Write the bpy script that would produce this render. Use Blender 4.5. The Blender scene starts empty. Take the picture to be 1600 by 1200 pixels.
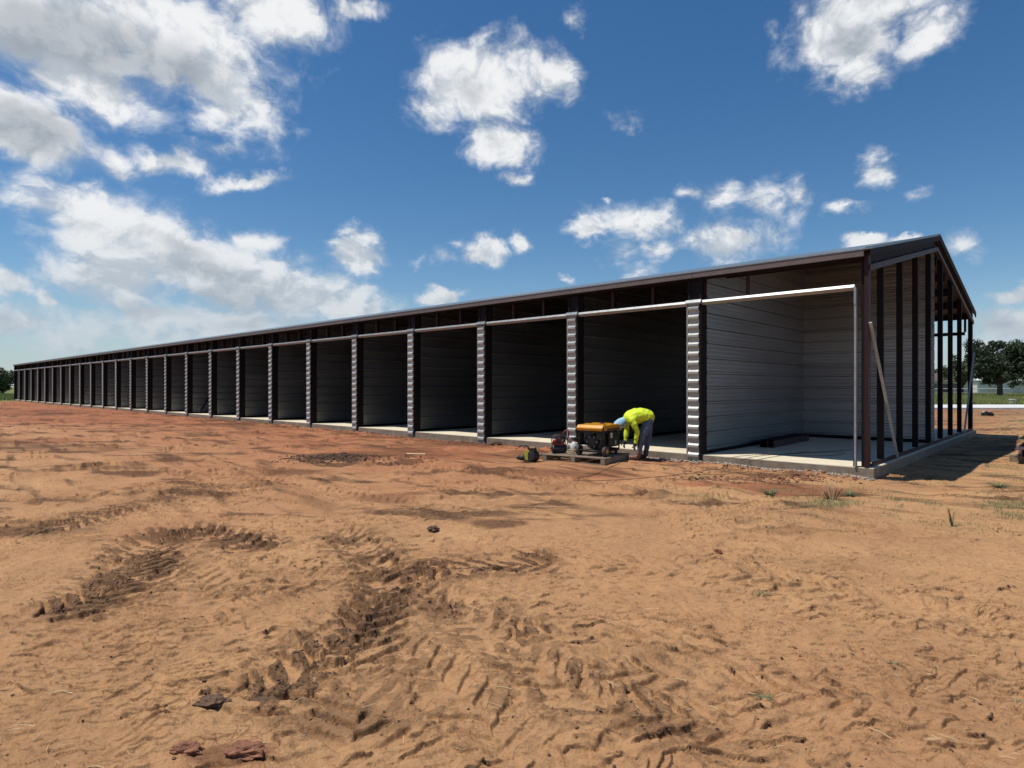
import bpy, bmesh, math, random
import numpy as np
from mathutils import Vector, Matrix, noise as mnoise

R = math.radians
random.seed(7); rng = np.random.default_rng(11)
scene = bpy.context.scene
col = scene.collection

# ------------------------------------------------------------------ camera
F_PX, PX0, PY0, CAM_Z = 967.35, 800.0, 604.0, 1.50
cam_d = bpy.data.cameras.new('camera'); cam = bpy.data.objects.new('camera', cam_d); col.objects.link(cam)
cam.location = (0, 0, CAM_Z); cam.rotation_euler = (R(90), 0, 0)
cam_d.sensor_width = 36; cam_d.lens = F_PX / 1600 * 36; cam_d.shift_y = 4 / 1600
cam_d.clip_start = .1; cam_d.clip_end = 9000
scene.camera = cam
def gp(px, py, z=0.0):
    """ground point under a pixel of the photograph"""
    Y = F_PX * (CAM_Z - z) / (py - PY0)
    return Vector(((px - PX0) / F_PX * Y, Y, z))

# ------------------------------------------------------------------ sun, sky, exposure
SUN_DIR = Vector((1.50, .21, -3.86)).normalized()
sd = bpy.data.lights.new('sun', 'SUN'); sd.energy = 4.9; sd.angle = R(.53); sd.color = (1, .955, .88)
so = bpy.data.objects.new('sun', sd); col.objects.link(so)
so.rotation_euler = SUN_DIR.to_track_quat('-Z', 'Y').to_euler(); so.location = (0, 0, 60)
vs = scene.view_settings
vs.view_transform = 'Standard'; vs.look = 'None'; vs.exposure = 0; vs.gamma = 1; vs.use_curve_mapping = False
scene.cycles.max_bounces = 8; scene.cycles.diffuse_bounces = 2; scene.cycles.use_denoising = True
SKY_STR = .085

world = bpy.data.worlds.new('World'); scene.world = world; world.use_nodes = True
def build_world():
    nt = world.node_tree; nt.nodes.clear(); L = nt.links
    def n(t, **k):
        o = nt.nodes.new(t)
        for a, b in k.items(): setattr(o, a, b)
        return o
    def put(sock, v):
        if hasattr(v, 'is_output'): L.new(v, sock)
        elif v is not None: sock.default_value = v
    def m(op, a, b=None, c=None, clamp=False):
        o = n('ShaderNodeMath', operation=op, use_clamp=clamp)
        put(o.inputs[0], a); put(o.inputs[1], b); put(o.inputs[2], c)
        return o.outputs[0]
    def vm(op, a, b=None):
        o = n('ShaderNodeVectorMath', operation=op); put(o.inputs[0], a)
        if b is not None: put(o.inputs[1], b)
        return o.outputs[0]
    def sstep(x, lo, hi, a=0., b=1.):
        o = n('ShaderNodeMapRange', interpolation_type='SMOOTHSTEP')
        put(o.inputs['Value'], x); o.inputs['From Min'].default_value = lo; o.inputs['From Max'].default_value = hi
        put(o.inputs['To Min'], a); put(o.inputs['To Max'], b)
        return o.outputs[0]
    def mix(f, a, b):
        o = n('ShaderNodeMix', data_type='RGBA'); put(o.inputs[0], f); put(o.inputs[6], a); put(o.inputs[7], b)
        return o.outputs[2]
    sky = n('ShaderNodeTexSky', sky_type='NISHITA', sun_disc=False)
    sky.sun_elevation = math.asin(-SUN_DIR.z); sky.sun_rotation = math.atan2(-SUN_DIR.x, -SUN_DIR.y)
    sky.air_density = 1.0; sky.dust_density = .15; sky.ozone_density = 2.0; sky.altitude = 200
    hs = n('ShaderNodeHueSaturation'); hs.inputs['Saturation'].default_value = 1.28; hs.inputs['Value'].default_value = 1.16
    L.new(sky.outputs[0], hs.inputs['Color'])
    tc = n('ShaderNodeTexCoord'); d = tc.outputs['Generated']
    sx = n('ShaderNodeSeparateXYZ'); L.new(d, sx.inputs[0])
    X, Y, Z = sx.outputs
    az = m('ARCTAN2', X, Y)
    el = m('ARCSINE', m('MINIMUM', m('MAXIMUM', Z, -1.), 1.))
    cb = n('ShaderNodeCombineXYZ'); L.new(az, cb.inputs[0]); L.new(el, cb.inputs[1])
    P = cb.outputs[0]
    def pe(px, py):
        return math.atan2(px - PX0, F_PX), math.atan2(PY0 - py, math.hypot(px - PX0, F_PX))
    # noise domain: direction, flattened a little; lower clouds are farther, so their detail is finer
    D0 = vm('MULTIPLY', P, (1., 1.35, 1.))
    def fbm(vec, scale, detail=9., rough=.58, dist=0., w=0., dim3=False):
        o = n('ShaderNodeTexNoise', noise_dimensions='3D' if dim3 else '2D'); L.new(vec if dim3 else vm('ADD', vec, (w, w * .7, 0.)), o.inputs['Vector'])
        o.inputs['Scale'].default_value = scale; o.inputs['Detail'].default_value = detail
        o.inputs['Roughness'].default_value = rough; o.inputs['Distortion'].default_value = dist
        return o
    warp = fbm(D0, 7., 4., .55, 0., 3.)
    wv = vm('SCALE', vm('SUBTRACT', warp.outputs['Color'], (.5, .5, .5)))
    wv.node.inputs['Scale'].default_value = .085
    D = vm('ADD', D0, wv)
    def billow(vec, scale):
        o = n('ShaderNodeTexVoronoi', voronoi_dimensions='2D', feature='SMOOTH_F1', normalize=True)
        L.new(vec, o.inputs['Vector']); o.inputs['Scale'].default_value = scale
        o.inputs['Detail'].default_value = 4.; o.inputs['Roughness'].default_value = .55
        o.inputs['Lacunarity'].default_value = 2.1; o.inputs['Smoothness'].default_value = .35
        return m('SUBTRACT', 1., o.outputs['Distance'])
    N1 = fbm(D, 9., 8., .6, .15).outputs[0]
    B1 = billow(D, 17.)
    Nn = m('ADD', m('MULTIPLY', N1, .72), m('MULTIPLY', B1, .36))
    Ds = vm('ADD', D, (-.012, .030, 0.))          # a little towards the sun: relief shading of the billows
    N2 = fbm(Ds, 9., 5., .56, .15).outputs[0]
    B2 = billow(Ds, 17.)
    Nn2 = m('ADD', m('MULTIPLY', N2, .72), m('MULTIPLY', B2, .36))
    Pw = vm('ADD', P, vm('SCALE', vm('SUBTRACT', fbm(D0, 16., 5., .6, 0., 9.).outputs['Color'], (.5, .5, .5))))
    Pw.node.inputs[1].links[0].from_node.inputs['Scale'].default_value = .05
    def field(lst, k=.12):
        acc = None
        for e in lst:
            px, py, rx, ry = e[:4]; rot = e[4] if len(e) > 4 else 0; wgt = e[5] if len(e) > 5 else 1.
            a, b = pe(px, py); a1, b1 = pe(px + rx, py); a2, b2 = pe(px, py - ry)
            ra, rb = abs(a1 - a) + 1e-4, abs(b2 - b) + 1e-4
            if rot == 0:
                mp = n('ShaderNodeVectorMath', operation='MULTIPLY_ADD'); L.new(Pw, mp.inputs[0])
                mp.inputs[1].default_value = (1 / ra, 1 / rb, 0); mp.inputs[2].default_value = (-a / ra, -b / rb, 0)
                ln = n('ShaderNodeVectorMath', operation='LENGTH'); L.new(mp.outputs[0], ln.inputs[0]); ln = ln.outputs['Value']
            else:
                c_, s_ = math.cos(R(rot)), math.sin(R(rot)); sub = vm('SUBTRACT', Pw, (a, b, 0))
                def dot(v):
                    o = n('ShaderNodeVectorMath', operation='DOT_PRODUCT'); L.new(sub, o.inputs[0]); o.inputs[1].default_value = v; return o.outputs['Value']
                dx = dot((c_ / ra, s_ / ra, 0)); dy = dot((-s_ / rb, c_ / rb, 0))
                ln = m('SQRT', m('MULTIPLY_ADD', dx, dx, m('MULTIPLY', dy, dy)))
            v = m('MULTIPLY_ADD', ln, -wgt, wgt)
            acc = v if acc is None else m('SMOOTH_MAX', acc, v, k)
        return acc
    clouds = [
        (60, 40, 230, 130), (255, 55, 230, 120), (420, 20, 130, 75), (350, 140, 110, 75, -25), (55, 200, 120, 85, -20),
        (130, 130, 130, 90), (180, 262, 60, 34, -35, .7), (400, 165, 50, 45, 0, .7),
        (265, 258, 85, 32, 8, .75), (385, 284, 78, 20, 8, .8), (45, 252, 22, 14, 0, .4), (345, 235, 55, 14, 0, .35),
        (140, 335, 140, 72, -12), (235, 385, 180, 75, -18), (345, 435, 190, 78, -14), (190, 440, 130, 62), (490, 465, 140, 62, -12),
        (395, 382, 48, 34, 0, .7), (320, 500, 270, 55, 0, .75), (180, 505, 120, 40, 0, .55), (560, 490, 60, 40, 0, .75),
        (562, 398, 56, 42, 0, .95), (535, 385, 25, 12, 0, .5), (748, 396, 44, 28, 0, .85), (815, 384, 23, 22, 0, .7), (690, 405, 26, 18, 0, .45), (655, 405, 14, 12, 0, .35),
        (691, 466, 38, 19, 0, .95), (880, 436, 16, 9, 0, .7), (712, 375, 12, 10, 0, .4),
        (755, 125, 118, 84), (690, 150, 55, 62, 0, .85), (872, 120, 36, 44, 20, .75), (785, 225, 75, 46), (806, 283, 30, 18, 0, .8),
        (895, 28, 22, 20, 0, .5), (560, 12, 48, 24, 0, .75),
        (1310, 55, 110, 80), (1345, 110, 62, 48, 0, .85), (1450, 52, 66, 52, 25, .8), (1390, 5, 130, 45, 0, .8), (1205, 50, 12, 20, 0, .35),
        (1366, 266, 42, 36, 30, .85), (985, 186, 24, 13, 0, .3), (1320, 326, 34, 10, 0, .4), (1425, 298, 20, 8, 0, .25),
        (985, 350, 86, 42, -12, .82), (918, 357, 48, 24, 0, .95), (1035, 388, 40, 26, 0, .8), (950, 308, 16, 10, 0, .6), (975, 395, 40, 20, 0, .5), (1000, 425, 30, 14, 0, .4),
        (1130, 306, 42, 30, -30, .55), (1195, 312, 40, 40, 30, .6), (1243, 310, 30, 36, 0, .55), (1145, 380, 92, 50, 0, .88), (1085, 302, 20, 10, 0, .4),
        (1354, 378, 34, 14, 0, .85), (1415, 375, 26, 9, 0, .6), (1508, 388, 46, 30, -15, .6), (1570, 504, 82, 34), (1590, 456, 38, 19, 0, .8), (1545, 540, 90, 32, 0, .6),
        (5, 440, 60, 30, 0, .95), (68, 470, 38, 19, -25, .75), (20, 505, 90, 42, 0, .8), (80, 530, 130, 22, 0, .4), (400, 545, 260, 26, 0, .4),
        # the same fair-weather cumulus goes on outside the frame
        (-260, 120, 240, 120), (-500, 380, 300, 90), (-900, 250, 300, 150), (1800, 180, 160, 110), (2050, 430, 280, 70), (2500, 250, 300, 150),
    ]
    Fd = field(clouds)
    # scattered clouds everywhere behind the camera and overhead
    wide = fbm(vm('MULTIPLY', d, (1., 1., 1.5)), 2.6, 3., .5, 0., 5., True).outputs[0]
    behind = m('MULTIPLY', sstep(m('ABSOLUTE', az), .95, 1.35), sstep(wide, .54, .68))
    over = m('MULTIPLY', sstep(el, .62, .85), sstep(wide, .56, .70))
    Fd = m('MAXIMUM', Fd, m('MULTIPLY_ADD', m('MAXIMUM', behind, over), 1.6, -1.))
    dens = m('ADD', m('MULTIPLY', Fd, 1.0), m('MULTIPLY_ADD', Nn, 1.9, -1.10))
    dens2 = m('ADD', m('MULTIPLY', Fd, 1.0), m('MULTIPLY_ADD', Nn2, 1.9, -1.10))
    alpha = sstep(dens, -.06, .70)
    greys = [(150, 70, 210, 90), (260, 110, 130, 60), (55, 205, 130, 60), (60, 60, 150, 90), (330, 425, 130, 28, -14, .8), (380, 470, 150, 30, -5, .8), (220, 480, 150, 30, 0, .8), (420, 505, 190, 26, 0, .7), (300, 395, 90, 20, -20, .6),
             (110, 350, 70, 22, 0, .5), (1330, 70, 70, 35, 0, .75), (1400, 30, 60, 25, 0, .6), (735, 140, 50, 36, 0, .5), (770, 215, 40, 22, 0, .4), (1140, 395, 50, 20, 0, .3), (1570, 515, 70, 22, 0, .6),
             (-260, 140, 200, 80), (-500, 400, 260, 50), (1800, 200, 120, 70), (2050, 450, 200, 40)]
    G = field(greys, .2)
    Gm = sstep(m('ADD', G, m('MULTIPLY_ADD', Nn, .9, -.62)), .0, .75)
    rel = m('SUBTRACT', dens, dens2)                     # >0: faces the sun
    lit = sstep(rel, -.26, .14)
    core = sstep(dens, .25, 1.1)
    litw = m('MULTIPLY_ADD', lit, .5, .5)
    c_w = (10.6, 10.7, 10.8, 1); c_s = (6.2, 6.8, 7.5, 1); c_g = (3.9, 4.4, 5.0, 1)
    cc = mix(lit, c_s, c_w)
    cc = mix(m('MULTIPLY', Gm, .85), cc, mix(lit, c_g, (5.4, 5.8, 6.3, 1)))
    thin = mix(.35, cc, hs.outputs[0])
    cc = mix(sstep(alpha, .2, .9), thin, cc)
    # distant clouds pale into the horizon air
    hz = sstep(el, .0, .28, 1., 0.)
    cc = mix(m('MULTIPLY', hz, .7), cc, (4.6, 5.6, 6.6, 1))
    base = mix(m('MULTIPLY', sstep(el, -.02, .16, 1., 0.), .6), hs.outputs[0], (3.7, 5.3, 7.2, 1))
    out = mix(m('MULTIPLY', alpha, .97), base, cc)
    bg = n('ShaderNodeBackground'); L.new(out, bg.inputs[0]); bg.inputs[1].default_value = SKY_STR
    wo = n('ShaderNodeOutputWorld'); L.new(bg.outputs[0], wo.inputs[0])
build_world()
world.cycles.sampling_method = 'MANUAL'; world.cycles.sample_map_resolution = 256

# ------------------------------------------------------------------ helpers
def tag(o, label=None, cat=None, group=None, kind=None):
    if label: o['label'] = label
    if cat: o['category'] = cat
    if group: o['group'] = group
    if kind: o['kind'] = kind
    return o
def empty(name, loc=(0, 0, 0), rz=0.):
    o = bpy.data.objects.new(name, None); col.objects.link(o)
    o.location = loc; o.rotation_euler = (0, 0, rz); o.empty_display_size = .1
    return o
class MB:
    def __init__(s): s.v = []; s.f = []
    def add(s, vs, fs):
        k = len(s.v); s.v += [tuple(p) for p in vs]; s.f += [tuple(i + k for i in f) for f in fs]; return s
    def box(s, x0, x1, y0, y1, z0, z1):
        return s.add([(x0, y0, z0), (x1, y0, z0), (x1, y1, z0), (x0, y1, z0), (x0, y0, z1), (x1, y0, z1), (x1, y1, z1), (x0, y1, z1)],
                     [(3, 2, 1, 0), (4, 5, 6, 7), (0, 1, 5, 4), (1, 2, 6, 5), (2, 3, 7, 6), (3, 0, 4, 7)])
    def obox(s, c, ax, ay, az):
        c, ax, ay, az = map(Vector, (c, ax, ay, az)); vs = []
        for z in (-1, 1):
            for x, y in ((-1, -1), (1, -1), (1, 1), (-1, 1)): vs.append(c + ax * x + ay * y + az * z)
        return s.add(vs, [(3, 2, 1, 0), (4, 5, 6, 7), (0, 1, 5, 4), (1, 2, 6, 5), (2, 3, 7, 6), (3, 0, 4, 7)])
    def prism(s, prof, axis, a, b):
        """closed profile (list of 2-D points) extruded along axis from a to b"""
        def P(p, t):
            if axis == 'x': return (t, p[0], p[1])
            if axis == 'y': return (p[0], t, p[1])
            return (p[0], p[1], t)
        n = len(prof); vs = [P(p, a) for p in prof] + [P(p, b) for p in prof]
        fs = [(i, (i + 1) % n, n + (i + 1) % n, n + i) for i in range(n)] + [tuple(range(n))[::-1], tuple(range(n, 2 * n))]
        return s.add(vs, fs)
    def tube(s, pts, r, n=8, cap=True):
        pts = [Vector(p) for p in pts]; rs = r if isinstance(r, (list, tuple)) else [r] * len(pts)
        vs = []; fs = []; ref = None
        for i, p in enumerate(pts):
            t = (pts[min(i + 1, len(pts) - 1)] - pts[max(i - 1, 0)])
            t = t.normalized() if t.length > 1e-9 else Vector((0, 0, 1))
            if ref is None: ref = t.orthogonal().normalized()
            ref = (ref - t * ref.dot(t)); ref = ref.normalized() if ref.length > 1e-6 else t.orthogonal().normalized()
            b = t.cross(ref)
            for k in range(n):
                a = 2 * math.pi * k / n; vs.append(p + (ref * math.cos(a) + b * math.sin(a)) * rs[i])
        for i in range(len(pts) - 1):
            for k in range(n): fs.append((i * n + k, i * n + (k + 1) % n, (i + 1) * n + (k + 1) % n, (i + 1) * n + k))
        if cap: fs += [tuple(range(n))[::-1], tuple(range((len(pts) - 1) * n, len(pts) * n))]
        return s.add(vs, fs)
    def lathe(s, c, axis, prof, n=16):
        """profile [(along, radius)] turned about axis through c"""
        c = Vector(c); ax = Vector(axis).normalized(); u = ax.orthogonal().normalized(); w = ax.cross(u); vs = []; fs = []
        for (t, r) in prof:
            for k in range(n):
                a = 2 * math.pi * k / n; vs.append(c + ax * t + (u * math.cos(a) + w * math.sin(a)) * r)
        for i in range(len(prof) - 1):
            for k in range(n): fs.append((i * n + k, i * n + (k + 1) % n, (i + 1) * n + (k + 1) % n, (i + 1) * n + k))
        fs += [tuple(range(n))[::-1], tuple(range((len(prof) - 1) * n, len(prof) * n))]
        return s.add(vs, fs)
    def mesh(s, name, smooth=False):
        me = bpy.data.meshes.new(name); me.from_pydata(s.v, [], s.f); me.update()
        bm = bmesh.new(); bm.from_mesh(me); bmesh.ops.recalc_face_normals(bm, faces=bm.faces); bm.to_mesh(me); bm.free()
        if smooth: me.polygons.foreach_set('use_smooth', [True] * len(me.polygons))
        return me
    def build(s, name, mat, parent=None, smooth=False, bevel=0, loc=None):
        me = s.mesh(name, smooth)
        if bevel:
            bm = bmesh.new(); bm.from_mesh(me)
            bmesh.ops.bevel(bm, geom=list(bm.edges), offset=bevel, segments=2, affect='EDGES', clamp_overlap=True)
            bm.to_mesh(me); bm.free()
        return link(name, me, mat, parent, loc)
def link(name, me, mat, parent=None, loc=None):
    o = bpy.data.objects.new(name, me); col.objects.link(o)
    if mat and not me.materials: me.materials.append(mat)
    if parent: o.parent = parent
    if loc is not None: o.location = loc
    return o
def dup(o, parent=None, loc=None):
    c = o.copy(); col.objects.link(c)
    if parent: c.parent = parent
    if loc is not None: c.location = loc
    return c

MATS = {}
def mat(name, c1, c2=None, rough=.7, metal=0., scale=6., bump=0., bscale=60., spec=None, coord='Object', stretch=(1, 1, 1), rnd=0.):
    if name in MATS: return MATS[name]
    mt = bpy.data.materials.new(name); mt.use_nodes = True; nt = mt.node_tree; L = nt.links
    b = nt.nodes['Principled BSDF']
    b.inputs['Roughness'].default_value = rough; b.inputs['Metallic'].default_value = metal
    if spec is not None: b.inputs['Specular IOR Level'].default_value = spec
    c2 = c2 or tuple(x * .78 for x in c1)
    tc = nt.nodes.new('ShaderNodeTexCoord'); mp = nt.nodes.new('ShaderNodeMapping'); mp.inputs['Scale'].default_value = stretch
    L.new(tc.outputs[coord], mp.inputs[0])
    nz = nt.nodes.new('ShaderNodeTexNoise'); nz.inputs['Scale'].default_value = scale; nz.inputs['Detail'].default_value = 6; nz.inputs['Roughness'].default_value = .62
    L.new(mp.outputs[0], nz.inputs['Vector'])
    cr = nt.nodes.new('ShaderNodeValToRGB'); cr.color_ramp.elements[0].position = .35; cr.color_ramp.elements[1].position = .68
    cr.color_ramp.elements[0].color = (*c2, 1); cr.color_ramp.elements[1].color = (*c1, 1)
    L.new(nz.outputs[0], cr.inputs[0]); L.new(cr.outputs[0], b.inputs['Base Color'])
    if rnd:                                        # each sheet from its own batch
        oi = nt.nodes.new('ShaderNodeObjectInfo'); mr_ = nt.nodes.new('ShaderNodeMapRange'); mr_.inputs['To Min'].default_value = 1 - rnd; mr_.inputs['To Max'].default_value = 1 + rnd
        L.new(oi.outputs['Random'], mr_.inputs['Value'])
        vmn = nt.nodes.new('ShaderNodeVectorMath'); vmn.operation = 'SCALE'; L.new(cr.outputs[0], vmn.inputs[0]); L.new(mr_.outputs[0], vmn.inputs['Scale']); L.new(vmn.outputs[0], b.inputs['Base Color'])
    mr = nt.nodes.new('ShaderNodeMapRange'); mr.inputs['To Min'].default_value = max(0, rough - .1); mr.inputs['To Max'].default_value = min(1, rough + .1)
    L.new(nz.outputs[0], mr.inputs['Value']); L.new(mr.outputs[0], b.inputs['Roughness'])
    if bump:
        n2 = nt.nodes.new('ShaderNodeTexNoise'); n2.inputs['Scale'].default_value = bscale; n2.inputs['Detail'].default_value = 5
        L.new(mp.outputs[0], n2.inputs['Vector'])
        bp = nt.nodes.new('ShaderNodeBump'); bp.inputs['Strength'].default_value = bump; bp.inputs['Distance'].default_value = .02
        L.new(n2.outputs[0], bp.inputs['Height']); L.new(bp.outputs[0], b.inputs['Normal'])
    MATS[name] = mt
    return mt
M_panel = mat('grey_panel_steel', (.325, .335, .35), (.265, .275, .29), .42, .92, 1.2, .03, 6., stretch=(.3, .3, 1.5), rnd=.13)
M_pillar = mat('charcoal_panel_steel', (.44, .435, .42), (.36, .355, .34), .38, .25, 5., rnd=.15)
M_galv = mat('galvanised_steel', (.35, .365, .37), (.27, .285, .29), .40, .55, 14.)
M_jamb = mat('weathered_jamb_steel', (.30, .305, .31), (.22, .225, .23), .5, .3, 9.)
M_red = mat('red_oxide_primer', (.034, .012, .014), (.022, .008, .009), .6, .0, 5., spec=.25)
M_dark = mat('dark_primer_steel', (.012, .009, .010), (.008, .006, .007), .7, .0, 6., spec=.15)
M_fascia = mat('brown_fascia_steel', (.15, .115, .108), (.115, .086, .08), .5, .0, 3.)
M_roof = mat('teal_grey_roof_steel', (.16, .21, .23), (.12, .16, .18), .35, .3, 3.)
M_roof_in = mat('roof_lining', (.20, .135, .11), (.16, .105, .085), .7, .0, 2.)
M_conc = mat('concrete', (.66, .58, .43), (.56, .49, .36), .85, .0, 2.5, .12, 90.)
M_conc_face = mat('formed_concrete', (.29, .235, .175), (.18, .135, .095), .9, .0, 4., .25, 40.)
M_road = mat('pale_concrete', (.62, .62, .60), (.52, .52, .50), .9, .0, .6)
M_wood = mat('weathered_wood', (.30, .235, .17), (.19, .145, .105), .85, .0, 9., .3, 60., stretch=(1, 8, 8))
M_brace = mat('grey_brace_wood', (.40, .42, .44), (.31, .325, .34), .85, .0, 12., .2, 40.)

# ------------------------------------------------------------------ noise in numpy
def _hash(ix, iy, seed):
    h = (ix.astype(np.int64) * 374761393 + iy.astype(np.int64) * 668265263 + seed * 1442695041) & 0xffffffff
    h = ((h ^ (h >> 13)) * 1274126177) & 0xffffffff
    return (h ^ (h >> 16)) & 0xffff
def perlin(x, y, seed=0):
    ix = np.floor(x); iy = np.floor(y); fx = x - ix; fy = y - iy
    u = fx * fx * fx * (fx * (fx * 6 - 15) + 10); v = fy * fy * fy * (fy * (fy * 6 - 15) + 10)
    def g(dx, dy):
        a = _hash(ix + dx, iy + dy, seed) * (2 * np.pi / 65536.)
        return np.cos(a) * (fx - dx) + np.sin(a) * (fy - dy)
    a = g(0, 0); b = g(1, 0); c = g(0, 1); e = g(1, 1)
    return ((a + (b - a) * u) * (1 - v) + (c + (e - c) * u) * v) * 1.5
def fbm2(x, y, wl, octs, seed=0, gain=.5, ridged=False):
    s = 0; a = 1; t = 0
    for o in range(octs):
        n = perlin(x / wl, y / wl, seed + o * 17)
        if ridged: n = 1 - 2 * np.abs(n)
        s = s + a * n; t += a; a *= gain; wl *= .5
    return s / t
def ss(x, a, b):
    t = np.clip((x - a) / (b - a), 0, 1); return t * t * (3 - 2 * t)

# ------------------------------------------------------------------ building frame (for the ground as well)
ANG = .8166
BX, BY = 5.8837, 10.2973
DT = np.array((-math.sin(ANG), math.cos(ANG))); DS = np.array((math.cos(ANG), math.sin(ANG)))
BAY, HALF, NB = 3.0485, 6.0708, 26
LEN = BAY * NB; GX = .045
def loc_xy(lx, ly, z=0.):
    p = np.array((BX, BY)) - DT * lx + DS * ly
    return Vector((p[0], p[1], z))
def gable_y(px):
    r = (px - PX0) / F_PX; x0 = BX + GX * math.sin(ANG); y0 = BY - GX * math.cos(ANG)
    return (r * y0 - x0) / (math.cos(ANG) - r * math.sin(ANG))

# ------------------------------------------------------------------ ground
# wheel tracks read off the photograph: (points in pixels, width m, lug height m, rut depth m, dark soil 0..1)
TRACKS = [
    ([(860, 1035), (980, 1058), (1100, 1066), (1230, 1082), (1400, 1100)], .42, .030, .018, .45),
    ([(610, 915), (700, 892), (800, 884), (900, 882)], .50, .045, .02, .95),
    ([(900, 882), (1020, 890), (1180, 905), (1340, 935), (1580, 985)], .44, .026, .014, .45),
    ([(520, 828), (565, 862), (596, 900), (598, 940), (560, 985), (500, 1035), (430, 1085), (330, 1112)], .46, .045, .03, .85),
    ([(598, 930), (575, 1000), (545, 1060), (560, 1120), (540, 1190)], .5, .035, .02, .6),
    ([(250, 826), (310, 832), (370, 848), (415, 868)], .48, .045, .02, .95),
    ([(300, 820), (250, 845), (225, 880), (190, 920), (120, 955), (20, 985)], .62, .045, .03, .85),
    ([(0, 838), (80, 825), (150, 806), (250, 780), (340, 752)], .5, .035, .02, .9),
    ([(240, 870), (300, 900), (320, 940), (230, 965)], .45, .022, .012, .3),
    ([(600, 900), (690, 950), (760, 1000), (850, 1060), (960, 1110), (1180, 1150)], .45, .03, .018, .65),
    ([(640, 935), (740, 965), (800, 990), (900, 1010)], .40, .028, .012, .7),
    ([(690, 850), (900, 830), (1150, 860), (1400, 890), (1600, 905)], .42, .012, .01, .12),
    ([(270, 1000), (400, 930), (520, 915), (610, 905)], .42, .026, .012, .55),
    ([(600, 1000), (700, 1080), (760, 1130), (780, 1200)], .46, .024, .014, .5),
    ([(20, 745), (180, 735), (330, 742), (470, 760), (640, 790)], .5, .03, .02, .3),
    ([(0, 690), (250, 690), (500, 715), (760, 740), (1020, 760), (1200, 790)], .6, .03, .03, .25),
    ([(330, 690), (560, 720), (820, 750), (1100, 790), (1300, 830)], .5, .02, .02, .15),
    ([(60, 1040), (130, 1000), (260, 985), (420, 1000)], .4, .014, .008, .15),
    ([(1000, 950), (1200, 990), (1420, 1050), (1600, 1110)], .42, .010, .008, .10),
    ([(150, 1200), (230, 1110), (240, 1030), (210, 960)], .4, .010, .006, .08),
]
# patches: (px, py, rx m, ry m, moist, red)
PATCH = [
    (520, 716, .75, .75, 1.1, .3), (610, 708, 1.7, 1.3, .55, .8), (690, 712, 1.2, .9, .30, .5), (780, 818, .42, .30, .75, .1), (1260, 765, .95, .50, .42, 1.3),
    (1180, 758, .8, .35, .25, .9), (1090, 758, .4, .2, .1, .9), (120, 955, .34, .28, .6, 0), (60, 645, 5, 5, .35, .5), (20, 690, 2.2, 1.2, .25, .4), (200, 655, 8, 4, .10, .5),
    (420, 762, .7, .3, .35, 0), (130, 700, 1.2, .8, .35, .1), (300, 880, .3, .25, .25, 0), (1020, 1130, .35, .12, .25, 0), (540, 1130, .30, .22, .45, 0), (360, 1185, .22, .12, .5, .3),
    (1450, 760, 1.0, .5, .1, .2), (960, 745, .8, .4, .12, .2), (205, 740, .8, .45, .8, .1), (90, 782, .6, .35, .7, 0), (880, 740, 1.3, .5, .5, .3), (450, 738, .9, .5, .65, .2), (620, 775, .8, .3, .5, .1), (30, 830, .5, .3, .7, 0), (1050, 800, 1., .3, .15, .1), (1300, 880, .9, .3, .16, 0), (700, 870, .6, .2, .16, 0),
]
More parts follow.
